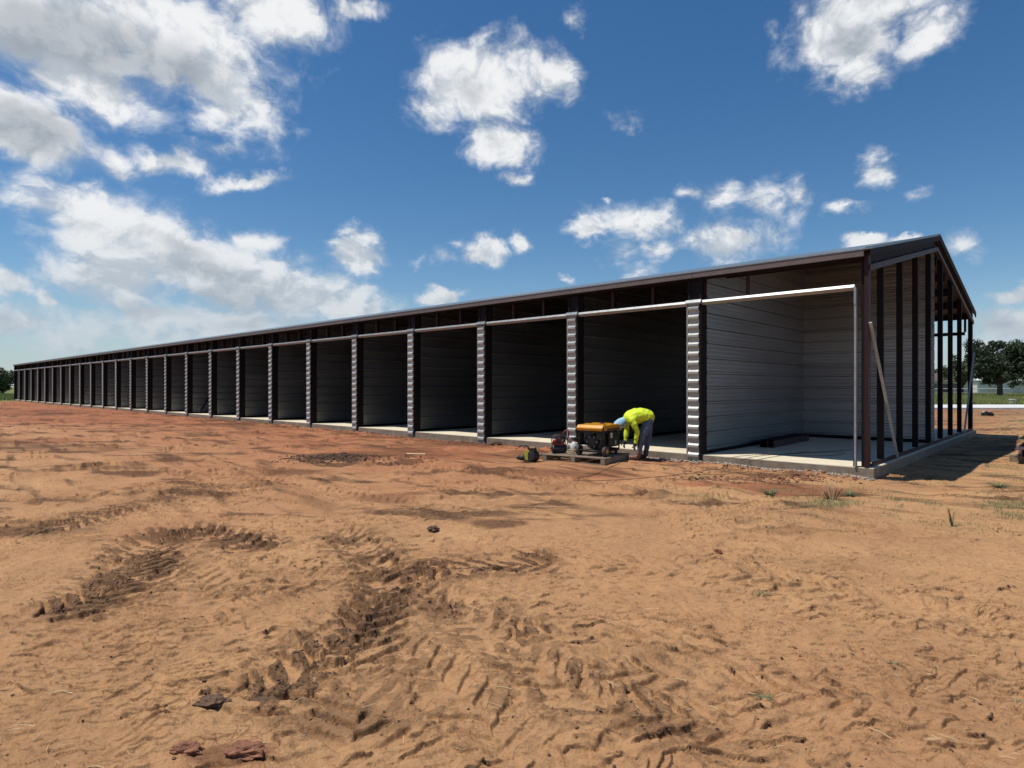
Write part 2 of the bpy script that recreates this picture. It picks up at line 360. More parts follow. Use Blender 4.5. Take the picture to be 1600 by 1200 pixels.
def ground_fields(x, y):
    sp = np.maximum(y, 2.) ** 2 / 2000. + .006          # mesh spacing there; finer detail than that is left out
    def fade(wl): return np.clip(wl / (2.2 * sp) - .5, 0, 1)
    lx = (x - BX) * (-DT[0]) + (y - BY) * (-DT[1]); ly = (x - BX) * DS[0] + (y - BY) * DS[1]
    far = ss(y, 60, 140)
    H = .05 * perlin(x / 7.3, y / 7.3, 1) * fade(7) + .030 * perlin(x / 2.4, y / 2.4, 2) * fade(2.4)
    H = H + .015 * perlin(x / .9, y / .9, 3) * fade(.9) + .008 * perlin(x / .34, y / .34, 4) * fade(.34)
    H = H + .0075 * perlin(x / .12, y / .12, 5) * fade(.12) + .0036 * perlin(x / .05, y / .05, 6) * fade(.05)
    rough = ss(fbm2(x, y, 1.7, 3, 31), -.15, .45)
    crumb = fbm2(x, y, .16, 3, 41, .6)
    H = H + rough * .024 * np.clip(crumb - .1, 0, 1) * fade(.16) + .0035 * fbm2(x, y, .03, 2, 45, .6) * fade(.03)
    # old scuffs and half-erased treads: short broken steps, steep on one side, with shade painted dark in the crevice
    moist_shade = np.clip(fbm2(x, y, 2.6, 5, 61, .6) * .95 - .10, 0, 1) * (.5 + .3 * ss(y, 6, 10))
    s2 = fbm2(x * .36 + 3, y + .1 * x, .85, 5, 141, .66); s3 = fbm2(x * .30 + 9, y - .05 * x, 2.4, 5, 151, .66)
    moist_shade = np.maximum(moist_shade, .80 * ss(s2, .05, .34) * ss(y, 5.0, 7.5) * (1 - ss(y, 26, 40)))
    moist_shade = np.maximum(moist_shade, .72 * ss(s3, .03, .32) * ss(y, 11, 16) * (1 - ss(y, 48, 60)))
    streak = np.maximum(fbm2(lx * .22, ly, .55, 4, 71), fbm2(lx * .14 + 40, ly * 1.1 + .12 * lx, .30, 4, 73) * ss(y, 5, 8))   # scraped along the building front
    moist_shade = moist_shade + ss(streak, .10, .5) * .72 * ss(y, 5, 10)
    cw = fbm2(x, y, .09, 3, 81, .6); cm = fbm2(x, y, .35, 3, 91); cf = fbm2(x, y, .045, 2, 85, .6)
    red = .02 + .85 * ss(ly, -12.5, -1.2) * ss(-lx, -1., 9.) + .30 * fbm2(x, y, 2.2, 3, 101)
    red = red + ss(ly, -1.1, -.1) * ss(-lx, -1., 1.) * .55 + .3 * ss(-lx, 25, 60)
    TR = np.zeros_like(x); TD = np.zeros_like(x); NE = np.zeros_like(x); IN = np.zeros_like(x)
    for (pts, w, lug, rut, dk) in TRACKS:
        W = [gp(*p) for p in pts]; Q = []
        for i in range(len(W) - 1):                      # smooth the polyline
            p0 = W[max(i - 1, 0)]; p1 = W[i]; p2 = W[i + 1]; p3 = W[min(i + 2, len(W) - 1)]
            for k in range(4):
                t = k / 4; Q.append(.5 * ((2 * p1) + (p2 - p0) * t + (2 * p0 - 5 * p1 + 4 * p2 - p3) * t * t + (3 * p1 - p0 - 3 * p2 + p3) * t ** 3))
        Q.append(W[-1]); qa = np.array([(q.x, q.y) for q in Q])
        lo = qa.min(0) - w - .7; hi = qa.max(0) + w + .7
        sel = np.where((x > lo[0]) & (x < hi[0]) & (y > lo[1]) & (y < hi[1]))[0]
        if not len(sel): continue
        X = x[sel]; Y = y[sel]; best = np.full(len(sel), 1e9); sd_ = np.zeros(len(sel)); al = np.zeros(len(sel)); acc = 0.
        for i in range(len(qa) - 1):
            a = qa[i]; b = qa[i + 1]; e = b - a; ln = np.hypot(*e)
            if ln < 1e-6: continue
            t = np.clip(((X - a[0]) * e[0] + (Y - a[1]) * e[1]) / ln ** 2, 0, 1)
            dx = X - a[0] - t * e[0]; dy = Y - a[1] - t * e[1]; dd = np.hypot(dx, dy)
            s_ = np.sign(e[0] * dy - e[1] * dx); m_ = dd < best
            best = np.where(m_, dd, best); sd_ = np.where(m_, dd * s_, sd_); al = np.where(m_, acc + t * ln, al); acc += ln
        wob = .05 * perlin(X / .33, Y / .33, 7) + .02 * perlin(X / .1, Y / .1, 9)
        d = best + wob * .6; hw = w / 2
        win = 1 - ss(d, hw * .80, hw * 1.08)
        ends = ss(al, 0, .25) * (1 - ss(al, acc - .25, acc))
        brk = ss(fbm2(X, Y, .55, 2, 111), -.35, .15)
        pitch = .165
        ph = (al + np.abs(sd_) * .85 + wob * .7) / pitch + np.where(sd_ > 0, .5, 0)
        sw = ph - np.floor(ph)
        saw = ss(sw, .0, .05) * (1 - ss(sw, .50, .62))         # pressed lug, steep edges
        NE[sel] = np.maximum(NE[sel], np.exp(-(best / .75) ** 2) * ss(lug, .008, .03)); IN[sel] = np.maximum(IN[sel], win * ends * ss(lug, .008, .02))
        fl = fade(.2)[sel] if lug > .015 else fade(.2)[sel]
        cwS = cw[sel]; cmS = cm[sel]
        tr = ends * win * (-rut + (.85 * lug + .004) * saw * brk * fl)
        berm = np.exp(-((d - hw * 1.12) / (.10 * w / .4)) ** 2) * ends
        bk = ss(cmS, -.05, .5)
        tr = tr + berm * (.25 * rut + lug * .40 * bk * (0.5 + np.clip(cwS, -.5, 1)))
        # clods of darker subsoil torn up along the lugs
        dm = dk * ends * ss(.55 * cmS + .55 * cwS + .48 * dk - .33 + .30 * (saw - .4), .0, .20) * np.maximum(win * (.25 + .75 * saw), .8 * berm)
        TR[sel] = np.where(np.abs(tr) > np.abs(TR[sel]), tr, TR[sel])
        TD[sel] = np.maximum(TD[sel], dm * (.003 + .013 * np.clip(cwS + .1, 0, 1) * fade(.09)[sel] + .014 * np.clip(cf[sel], 0, 1) * fade(.045)[sel]))
        edge = ends * win * brk * (np.exp(-((sw - .02) / .045) ** 2) + .6 * np.exp(-((sw - .57) / .05) ** 2)) * (.25 + .75 * ss(cwS, -.35, .1))  # thin dark lines: shade of the lug edges painted into the colour
        moist_shade[sel] = np.maximum(moist_shade[sel], np.clip(dm * .85 + edge * min(1., .30 + lug * 18), 0, 1))
    H = H + TR + TD
    w1 = perlin(x / .9, y / .9, 8); w2 = perlin(x / .31, y / .31, 9); w3 = perlin(x / .1, y / .1, 10)
    for (ax, ay, wl, amp, sd_, lo_, hi_, mo_) in ((.16, 1., .17, .026, 51, .0, .30, .9), (-.75, 1., .15, .022, 53, .10, .38, .8), (1., .35, .19, .018, 55, .14, .42, .55), (.45, 1., .095, .015, 57, -.08, .3, .75), (-.2, 1., .06, .010, 56, -.15, .25, .6),
                                              (.05, 1., .55, .055, 58, -.1, .25, .8), (-.25, 1., .95, .07, 59, -.05, .3, .8)):
        ph = (x * ax + y * ay + (.30 * w1 + .10 * w2 + .035 * w3) * (wl / .17) ** .5) / wl
        u = ph - np.floor(ph); mk = ss(fbm2(x, y, 1.25 + wl * 2, 2, sd_, .6) + .22 * NE, lo_, hi_) * fade(wl)
        if wl > .5: mk = mk * ss(y, 6.5, 10.)
        brk_ = ss(perlin(x / (wl * 1.5), y / (wl * 1.1), sd_ + 300), -.12, .12)
        H = H + amp * mk * brk_ * (1 - .7 * IN) * ss(u, 0, .055) * (1 - u)
        moist_shade = np.maximum(moist_shade, mo_ * mk * brk_ * (1 - .7 * IN) * (.35 + .65 * ss(cw, -.3, .2)) * np.exp(-((u - .02) / .055) ** 2))  # crevice shade painted as a dark line at each step
    for (px, py, rx, ry, mo, rd) in PATCH:
        c = gp(px, py); q = np.exp(-(((x - c.x) / rx) ** 2 + ((y - c.y) / ry) ** 2) * 1.2)
        moist_shade = np.maximum(moist_shade, mo * ss(q + .30 * cm, .25, .75)); red = red + rd * ss(q + .18 * cm, .15, .7)
    c = gp(520, 716); q = np.exp(-(((x - c.x) / .8) ** 2 + ((y - c.y) / .8) ** 2)); H = H + q * (.07 + .05 * cw)
    c = gp(1260, 768); q = np.exp(-(((x - c.x) / 1.0) ** 2 + ((y - c.y) / .5) ** 2)); H = H * (1 - .7 * q) - .05 * q
    # a spoil ridge along the slab, ground dug lower beside the gable
    nr = np.exp(-((ly + .35) / .35) ** 2) * ss(-lx, -.2, .3); H = H + nr * (.015 + .05 * np.clip(cm, -.2, 1) + .03 * cw * fade(.1))
    gb = ss(lx, -.3, .4) * (1 - ss(lx, 2.5, 5)) * ss(ly, -1.5, .5) * (1 - ss(ly, 13, 17)); H = H - .05 * gb
    under = ss(ly, -.35, -.02) * ss(-lx, -.5, -.1) * (1 - ss(-lx, LEN + .1, LEN + .6)); H = H * (1 - under * .55) - .012 * under
    ins = (ly > .15) * (lx < -.05) * (ly < 11.9) * (lx > -LEN + .2); H = np.where(ins, -.12, H)
    H = H * (1 - far) - .0
    # grass cover: fields behind, and thin growth at the right
    gr = np.where(x < 0, ss(y + .2 * x + 6 * perlin(x / 11, y / 11, 121), 50, 54), ss(y + 2 * perlin(x / 6, y / 6, 122), 46, 50))
    gr = np.maximum(gr, ss(y + 12 * perlin(x / 20, y / 20, 123), 78, 95))
    c = gp(1420, 785)
    thin = np.exp(-(((x - c.x) / 2.6) ** 2 + ((y - c.y) / 1.0) ** 2)) * .9 + np.exp(-(((x - 13) / 5.) ** 2 + ((y - 16) / 9.) ** 2)) * .8 + .95 * ss(x, 15, 22) * ss(y, 16, 24)
    litter = np.clip(thin * ss(fbm2(x, y, .9, 4, 131, .6) + .25 * cw, -.10, .42), 0, 1)
    return H, np.clip(moist_shade, 0, 1), np.clip(red, 0, 1), np.clip(gr, 0, 1), litter
def ground_h(x, y):
    return float(ground_fields(np.array([float(x)]), np.array([float(y)]))[0][0])

def build_ground():
    rows = []
    Y = 2.15
    while Y < 60: rows.append(Y); Y += max(.0050, Y * Y / 930. * .46)
    while Y < 4500: rows.append(Y); Y *= 1.09
    back = [-60, -30, -15, -8, -4, -2, -1, 0, .6, 1.1, 1.5, 1.8, 2.0]
    ya = np.array(back + rows)
    ye = np.where(ya < 2.15, 2.15 + (2.15 - ya) * .25, ya)
    dense = np.linspace(-1.08, 1.08, 961)
    ua = np.concatenate([[-40, -16, -8, -5, -3.4, -2.5, -2, -1.65, -1.4, -1.25, -1.17], dense, [1.17, 1.25, 1.4, 1.65, 2, 2.5, 3.4, 5, 8, 16, 40]])
    Xg = ua[None, :] * .827 * ye[:, None]; Yg = np.repeat(ya[:, None], len(ua), 1)
    x = Xg.ravel(); y = Yg.ravel()
    H, mo, rd, gr, li = ground_fields(x, y)
    nr, nc = Xg.shape
    me = bpy.data.meshes.new('ground')
    me.vertices.add(len(x)); me.vertices.foreach_set('co', np.stack([x, y, H], 1).astype(np.float32).ravel())
    i = (np.arange(nr - 1)[:, None] * nc + np.arange(nc - 1)[None, :]).ravel()
    q = np.stack([i, i + 1, i + nc + 1, i + nc], 1).astype(np.int32)
    me.loops.add(q.size); me.loops.foreach_set('vertex_index', q.ravel())
    me.polygons.add(len(q)); me.polygons.foreach_set('loop_start', (np.arange(len(q)) * 4).astype(np.int32))
    me.polygons.foreach_set('use_smooth', np.ones(len(q), bool))
    me.update(calc_edges=True)
    for nm, a in (('moist_shade', mo), ('red', rd), ('grass', gr), ('litter', li)):
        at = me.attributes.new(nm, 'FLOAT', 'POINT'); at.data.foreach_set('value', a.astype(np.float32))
    return me
def ground_material():
    mt = bpy.data.materials.new('dirt'); mt.use_nodes = True; nt = mt.node_tree; L = nt.links
    b = nt.nodes['Principled BSDF']; b.inputs['Roughness'].default_value = .95; b.inputs['Specular IOR Level'].default_value = .15
    def at(nm):
        o = nt.nodes.new('ShaderNodeAttribute'); o.attribute_name = nm; return o.outputs['Fac']
    tc = nt.nodes.new('ShaderNodeTexCoord')
    def noise(s, d=6, r=.6):
        o = nt.nodes.new('ShaderNodeTexNoise'); L.new(tc.outputs['Object'], o.inputs[0]); o.inputs['Scale'].default_value = s; o.inputs['Detail'].default_value = d; o.inputs['Roughness'].default_value = r
        return o.outputs[0]
    def ramp(v, p0, c0, p1, c1):
        o = nt.nodes.new('ShaderNodeValToRGB'); e = o.color_ramp.elements; e[0].position = p0; e[1].position = p1; e[0].color = (*c0, 1); e[1].color = (*c1, 1)
        L.new(v, o.inputs[0]); return o.outputs[0]
    def mix(f, a, c, mode='MIX'):
        o = nt.nodes.new('ShaderNodeMix'); o.data_type = 'RGBA'; o.blend_type = mode
        for s, v in ((o.inputs[0], f), (o.inputs[6], a), (o.inputs[7], c)):
            if hasattr(v, 'is_output'): L.new(v, s)
            else: s.default_value = v
        return o.outputs[2]
    def mr(v, a, c, d=0., e=1.):
        o = nt.nodes.new('ShaderNodeMapRange'); L.new(v, o.inputs[0]); o.inputs[1].default_value = a; o.inputs[2].default_value = c; o.inputs[3].default_value = d; o.inputs[4].default_value = e
        return o.outputs[0]
    def mul(a, c):
        o = nt.nodes.new('ShaderNodeMath'); o.operation = 'MULTIPLY'
        for s, v in ((o.inputs[0], a), (o.inputs[1], c)):
            if hasattr(v, 'is_output'): L.new(v, s)
            else: s.default_value = v
        return o.outputs[0]
    sand = ramp(noise(1.1, 8, .65), .28, (.345, .182, .084), .72, (.515, .288, .132))
    sand = mix(mr(noise(38, 5, .7), .35, .75, 0, .35), sand, (.52, .325, .19, 1))
    sand = mix(mr(noise(95, 3, .6), .52, .70, 0, .5), sand, (.20, .105, .052, 1))
    sand = mix(mr(noise(17, 7, .72), .53, .67, 0, .5), sand, (.19, .100, .050, 1))
    sand = mix(mr(noise(4.2, 7, .7), .55, .72, 0, .5), sand, (.285, .155, .078, 1))
    vo = nt.nodes.new('ShaderNodeTexVoronoi'); vo.feature = 'DISTANCE_TO_EDGE'; vo.inputs['Scale'].default_value = 11.
    va = nt.nodes.new('ShaderNodeVectorMath'); va.operation = 'MULTIPLY_ADD'; nv = nt.nodes.new('ShaderNodeTexNoise'); nv.inputs['Scale'].default_value = 9.; nv.inputs['Detail'].default_value = 5.
    L.new(tc.outputs['Object'], nv.inputs[0]); L.new(nv.outputs['Color'], va.inputs[0]); va.inputs[1].default_value = (.13, .13, .13); L.new(tc.outputs['Object'], va.inputs[2]); L.new(va.outputs[0], vo.inputs['Vector'])
    crack = mul(mr(vo.outputs['Distance'], .0, .045, 1., 0.), mr(noise(1.4, 4, .6), .50, .62, 0., .8))
    sand = mix(crack, sand, (.135, .070, .035, 1))
    redc = ramp(noise(2.3, 8, .65), .30, (.235, .088, .043), .72, (.400, .165, .083))
    c = mix(at('red'), sand, redc)
    mo = mr(at('moist_shade'), .08, .85)  # damp soil, plus shade painted in crevices and along lug edges
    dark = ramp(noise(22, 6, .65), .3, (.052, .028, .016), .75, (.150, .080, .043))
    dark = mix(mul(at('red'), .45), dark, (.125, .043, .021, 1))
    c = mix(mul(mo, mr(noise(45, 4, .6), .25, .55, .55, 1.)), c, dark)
    lit = ramp(noise(30, 6, .7), .35, (.085, .095, .035), .65, (.30, .245, .125))
    c = mix(mul(at('litter'), .9), c, lit)
    grass = ramp(noise(1.5, 8, .7), .3, (.075, .10, .028), .7, (.20, .215, .07))
    c = mix(at('grass'), c, grass)
    L.new(c, b.inputs['Base Color'])
    bp = nt.nodes.new('ShaderNodeBump'); bp.inputs['Strength'].default_value = 1.; bp.inputs['Distance'].default_value = .02
    a1 = nt.nodes.new('ShaderNodeMath'); a1.operation = 'ADD'; L.new(noise(26, 8, .7), a1.inputs[0]); L.new(mul(noise(110, 4, .65), .35), a1.inputs[1])
    L.new(a1.outputs[0], bp.inputs['Height']); L.new(bp.outputs[0], b.inputs['Normal'])
    return mt
M_dirt = ground_material()
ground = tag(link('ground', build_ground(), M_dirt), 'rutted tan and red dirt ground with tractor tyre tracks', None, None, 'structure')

# pale concrete drive beyond the site
dr = MB(); dr.prism([(-1, 41.0), (150, 41.6), (150, 47.2), (-1, 48.4)], 'z', -.25, .10)
tag(dr.build('concrete_drive', M_road, bevel=.03, loc=(18, 0, 0)), 'pale concrete drive crossing behind the site', None, None, 'structure')

# ------------------------------------------------------------------ storage building
bld = empty('storage_building', (BX, BY, 0), -(math.pi / 2 - ANG))
tag(bld, 'long unfinished steel storage building with open bays and bare gable framing', 'building')
SL = .15                                        # slab top
ZE, ZR = SL + 3.6324, SL + 4.921                # roof at eave, at ridge
def roof_z(y):
    return ZE + (ZR - ZE) * (1 - abs(y - HALF) / HALF)
HZ0, HZ1 = 3.115, 3.215                         # header
W2 = 2 * HALF

# slab: one pour per few bays, control joints between
sl = MB(); sl.box(-LEN - .1, GX + .07, -.015, W2 + .05, -.30, SL)
slab = sl.build('concrete_slab', M_conc, bld, bevel=.006)
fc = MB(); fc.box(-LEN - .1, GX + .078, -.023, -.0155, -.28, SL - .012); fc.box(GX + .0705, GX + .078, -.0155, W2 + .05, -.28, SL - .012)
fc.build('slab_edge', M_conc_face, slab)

def rib_profile(z0, z1, pitch, base, flank, crest, depth):
    """list of (z, out) down a ribbed sheet"""
    pr = [(z0, 0.)]; z = z0 + base * .5
    while z + 2 * flank + crest < z1:
        pr += [(z, 0.), (z + flank, depth), (z + flank + crest, depth), (z + 2 * flank + crest, 0.)]; z += pitch
    pr.append((z1, 0.)); return pr
def r_profile(z0, z1):
    """wide wall panel: a tall rib every 305 mm with two low swages between"""
    pr = [(z0, 0.)]; z = z0 + .04
    while z + .06 < z1:
        pr += [(z, 0.), (z + .016, .050), (z + .048, .050), (z + .064, 0.), (z + .125, 0.), (z + .133, .003), (z + .15, .003), (z + .158, 0.), (z + .215, 0.), (z + .223, .003), (z + .24, .003), (z + .248, 0.)]; z += .305
    pr.append((z1, 0.)); return pr
# pillar sheets (horizontal ribs)
PR = rib_profile(.03, HZ0 + .02, .183, .056, .045, .040, .042)
def pillar_mesh(w):
    m = MB(); n = len(PR); vs = []
    for x in (-w / 2, w / 2):
        for z, o in PR: vs.append((x, -.045 - o, z))
    for x in (-w / 2, w / 2):
        for z, o in PR: vs.append((x, -.035, z))
    fs = [(i, i + 1, n + i + 1, n + i) for i in range(n - 1)]
    fs += [(i, i + 1, 2 * n + i + 1, 2 * n + i) for i in range(n - 1)] + [(n + i, n + i + 1, 3 * n + i + 1, 3 * n + i) for i in range(n - 1)]
    m.add(vs, fs); return m.mesh('pillar_panel')
pm = pillar_mesh(.225); pm.materials.append(M_pillar)
jl = MB(); jl.prism([(-.158, -.055), (-.128, -.055), (-.128, -.040), (-.150, -.040), (-.150, .19), (-.158, .19)], 'z', .04, HZ0)
jlm = jl.mesh('jamb_channel'); jlm.materials.append(M_jamb)
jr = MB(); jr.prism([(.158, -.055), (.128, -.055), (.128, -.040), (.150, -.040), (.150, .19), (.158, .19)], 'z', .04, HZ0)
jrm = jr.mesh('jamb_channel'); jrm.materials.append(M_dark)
cp = MB(); cp.prism([(-.036, HZ0 + .022), (-.100, HZ0 + .030), (-.104, HZ0 + .055), (-.075, HZ1 + .012), (-.036, HZ1 + .014)], 'x', -.165, .165)
cpm = cp.mesh('pillar_cap'); cpm.materials.append(M_galv)
bt = MB(); bt.box(-.13, .13, -.060, -.024, -.02, .028); btm = bt.mesh('pillar_foot'); btm.materials.append(M_conc_face)
hd = MB(); hd.prism([(.03, HZ0), (-.012, HZ0), (-.052, HZ0 + .052), (-.012, HZ1), (.03, HZ1)], 'x', -BAY + .160, -.160)
hdm = hd.mesh('header_tube'); hdm.materials.append(M_galv)
# wall sheets, four or five to a wall
def roof_cut(y): return roof_z(y) - .10
def wall_sheet(z0, z1, y0, y1, facing, axis, ncol=8):
    """ribbed sheet in plane x=0 (axis 'x', runs along y) or plane y=0 (axis 'y', runs along x)"""
    pr = r_profile(z0, z1); n = len(pr); m = MB(); vs = []
    ys = [y0 + (y1 - y0) * k / ncol for k in range(ncol + 1)]
    for yy in ys:
        for z, o in pr:
            zz = min(z, roof_cut(yy)) if axis == 'x' else min(z, roof_cut(HALF))
            vs.append((o * facing, yy, zz) if axis == 'x' else (yy, o * facing, zz))
    fs = [(k * n + i, k * n + i + 1, (k + 1) * n + i + 1, (k + 1) * n + i) for k in range(ncol) for i in range(n - 1)]
    m.add(vs, fs); return m
ZB = SL + .035
LEV = [ZB + .915 * i for i in range(6)]
pmesh = []
for i in range(5):
    me = wall_sheet(LEV[i], LEV[i + 1] + .012, .20, HALF - .04, 1, 'x').mesh('wall_panel'); me.materials.append(M_panel); pmesh.append(me)
rear = wall_sheet(ZB, LEV[5], HALF + .06, W2 - .2, 1, 'x').mesh('wall_panel'); rear.materials.append(M_panel)
bmesh_ = []
for i in range(5):
    me = wall_sheet(LEV[i], LEV[i + 1] + .012, -BAY + .012, -.004, -1, 'y', 1).mesh('back_wall_panel'); me.materials.append(M_panel); bmesh_.append(me)
# framing pieces with shared meshes
st = MB(); st.prism([(-.03, .10), (.03, .10), (.03, .115), (-.018, .115), (-.018, .26), (-.03, .26)], 'z', HZ1 - .02, ZE - .10); stm = st.mesh('header_stud'); stm.materials.append(M_red)
ps = MB(); ps.box(-.147, -.10, -.02, .18, SL, ZE - .1); ps.box(.10, .147, -.02, .18, SL, ZE - .1); ps.box(-.10, .10, .0, .012, SL, ZE - .1)
psm = ps.mesh('partition_post'); psm.materials.append(M_dark)
sill = MB(); sill.box(-.02, .045, .2, HALF - .05, SL + .002, SL + .06); silm = sill.mesh('sill_channel'); silm.materials.append(M_dark)
fj = MB(); fj.box(-BAY + .004, -.004, -.118, -.060, ZE - .125, ZE - .022); fjm = fj.mesh('fascia_length'); fjm.materials.append(M_fascia)
bsl = MB(); bsl.box(-BAY + .06, -.06, HALF - .06, HALF - .035, SL + .002, SL + .075); bsm = bsl.mesh('sill_channel'); bsm.materials.append(M_dark)
for k in range(0, NB + 1):
    x = -BAY * k
    if 0 < k < NB:
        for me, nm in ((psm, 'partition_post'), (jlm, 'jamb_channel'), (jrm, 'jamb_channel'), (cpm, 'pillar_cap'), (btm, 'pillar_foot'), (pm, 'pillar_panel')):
            link(nm, me, None, bld, (x + (random.uniform(-.006, .006) if nm == 'pillar_panel' else 0), random.uniform(-.004, .004) if nm == 'pillar_panel' else 0, random.uniform(-.02, .02) if nm == 'pillar_panel' else 0))
        link('sill_channel', silm, None, bld, (x + .105, 0, 0))
    if k > 0:
        for i in range(5): link('wall_panel', pmesh[i], None, bld, (x + (.115 if k < NB else .15), 0, 0))
        if k <= 3: link('wall_panel', rear, None, bld, (x + .115, 0, 0))
    if k < NB:
        link('header_tube', hdm, None, bld, (x, 0, 0)) if k else None
        link('fascia_length', fjm, None, bld, (x, 0, 0))
        for i in range(5): link('back_wall_panel', bmesh_[i], None, bld, (x + (GX - .03 if k == 0 else 0), HALF - .03, 0))
        if k < 3: link('sill_channel', bsm, None, bld, (x, -.0, 0))
        for q in (1 / 3, 2 / 3): link('header_stud', stm, None, bld, (x - BAY * q, 0, 0))
        if k: 
            for dx in (-.15, .15): link('header_stud', stm, None, bld, (x + dx, -.012, 0))
hd = MB(); hd.prism([(.03, HZ0), (-.012, HZ0), (-.052, HZ0 + .052), (-.012, HZ1), (.03, HZ1)], 'x', -BAY + .160, -.165)
hd.build('header_tube', M_galv, bld)
# corner columns
cc = MB(); cc.prism([(GX - .06, -.02), (GX, -.02), (GX, .12), (GX - .012, .12), (GX - .012, -.008), (GX - .06, -.008)], 'z', SL + .002, ZE - .06)
cc.build('corner_column', M_red, bld)
cc = MB(); cc.box(GX - .115, GX - .062, .02, .12, SL + .002, ZE - .1); cc.build('corner_post', M_dark, bld)
cc = MB(); cc.prism([(-.165, -.05), (-.132, -.05), (-.132, .02), (-.160, .02), (-.160, .12), (-.165, .12)], 'z', SL + .004, HZ0 + .03)
cc.build('jamb_channel', M_jamb, bld)
cc = MB(); cc.box(-.1645, -.133, -.062, -.0505, HZ0 - .23, HZ0 + .055); cc.build('jamb_bracket', M_galv, bld)
cc = MB(); cc.box(-.19, -.166, .0, .14, SL + .004, HZ0 - .002); cc.build('jamb_channel', M_dark, bld)
cc = MB(); cc.box(-LEN - .04, -LEN + .10, -.04, .2, SL - .1, ZE - .06); cc.build('corner_column', M_dark, bld)
cc = MB(); cc.box(-LEN - .06, -LEN - .041, .0, W2, SL, ZE - .06); cc.build('end_wall', M_panel, bld)
# gable framing at the near end
GS = [gable_y(p) for p in (1381, 1410.5, 1434.5, 1454.5, 1473, 1488.5, 1502.5)]
for yv in GS:
    m = MB(); m.prism([(GX - .105, yv - .032), (GX, yv - .032), (GX, yv + .032), (GX - .012, yv + .032), (GX - .012, yv - .020), (GX - .105, yv - .020)], 'z', SL + .06, roof_z(yv) - .26)
    m.build('gable_stud', M_dark, bld)
m = MB(); m.box(GX - .105, GX, W2 - .17, W2, SL, ZE - .06); m.build('corner_column', M_dark, bld)
m = MB(); m.prism([(GX - .105, SL + .003), (GX + .006, SL + .003), (GX + .006, SL + .075), (GX - .006, SL + .075), (GX - .006, SL + .015), (GX - .105, SL + .015)], 'y', .195, W2 - .175)
m.build('base_channel', M_red, bld)
m = MB(); m.box(GX - .12, GX - .06, HALF + .3, W2 - .2, 3.02, 3.12); m.build('gable_girt', M_dark, bld) if False else None
# roof: sheets, eave struts, purlins, rafters, rake trim
def slope_pt(y, dz): return (y, roof_z(y) + dz)
for sgn, nm in ((0, 'front'), (1, 'rear')):
    ya, yb = (-.125, HALF) if sgn == 0 else (HALF, W2 + .125)
    def zz(y): return ZE + (ZR - ZE) * (1 - abs(y - HALF) / HALF)
    m = MB(); m.prism([(ya, zz(ya)), (yb, zz(yb)), (yb, zz(yb) + .025), (ya, zz(ya) + .025)], 'x', -LEN - .1, GX + .06)
    rf = m.build('roof_slope', M_roof, bld)
    m = MB(); m.prism([(ya + .08, zz(ya + .08) - .03), (yb - .01, zz(yb - .01) - .03), (yb - .01, zz(yb - .01) - .003), (ya + .08, zz(ya + .08) - .003)], 'x', -LEN - .05, GX - .02)
    m.build('roof_lining', M_roof_in, rf)
m = MB(); m.box(-LEN - .1, GX + .075, -.1285, -.1185, ZE - .018, ZE + .006); m.build('drip_edge', M_galv, bld)
m = MB(); m.box(-LEN, GX - .08, -.055, .05, ZE - .16, ZE - .045); m.build('eave_strut', M_dark, bld)
m = MB(); m.box(-LEN, GX - .08, W2 - .05, W2 + .05, ZE - .20, ZE - .045); m.build('eave_strut', M_dark, bld)
m = MB(); m.box(-LEN, GX - .2, W2 - .05, W2 + .03, HZ0 - .02, HZ1 - .02); m.build('rear_header', M_dark, bld)
for k in range(0, 4):
    for x in ((-BAY * k - BAY / 3), (-BAY * k - 2 * BAY / 3), -BAY * k - .15):
        mm = MB(); mm.box(x - .03, x + .03, W2 - .03, W2 + .02, HZ1 - .02, ZE - .2); mm.build('header_stud', M_dark, bld)
    if k: 
        mm = MB(); mm.box(-BAY * k - .15, -BAY * k + .15, W2 - .1, W2 + .05, SL, HZ1 - .1); mm.build('rear_pillar', M_pillar, bld)
for y in (1.2, 2.4, 3.6, 4.8, HALF - .16, HALF + .16, 7.3, 8.5, 9.7, 10.9):
    m = MB(); z = roof_z(y) - .035; m.box(-LEN, GX - .2, y - .03, y + .03, z - .20, z); m.build('purlin', M_red, bld)
for k in (1, 2):
    for a, b in ((.1, HALF - .05), (HALF + .05, W2 - .1)):
        m = MB(); m.prism([(a, roof_z(a) - .45), (b, roof_z(b) - .45), (b, roof_z(b) - .24), (a, roof_z(a) - .24)], 'x', -BAY * k - .03, -BAY * k + .03); m.build('rafter', M_dark, bld)
for a, b in ((-.13, HALF), (HALF, W2 + .13)):
    def zr(y): return ZE + (ZR - ZE) * (1 - abs(y - HALF) / HALF)
    m = MB(); m.prism([(a, zr(a) - .115), (b, zr(b) - .115), (b, zr(b) - .001), (a, zr(a) - .001)], 'x', GX + .048, GX + .07); m.build('rake_trim', M_dark, bld)
    m = MB(); m.prism([(a, zr(a) + .0255), (b, zr(b) + .0255), (b, zr(b) + .048), (a, zr(a) + .048)], 'x', GX - .02, GX + .074); m.build('rake_cap', M_roof, bld)
    a2, b2 = max(a, .0), min(b, W2)
    m = MB(); m.prism([(a2, zr(a2) - .36), (b2, zr(b2) - .36), (b2, zr(b2) - .26), (a2, zr(a2) - .26)], 'x', GX - .03, GX + .03); m.build('rake_channel', mat('rake_primer', (.055, .04, .041), (.04, .029, .03), .55, spec=.2), bld)
    m = MB(); m.prism([(a2, zr(a2) - .255), (b2, zr(b2) - .255), (b2, zr(b2) - .04), (a2, zr(a2) - .04)], 'x', GX - .06, GX - .032); m.build('rake_beam', M_dark, bld)

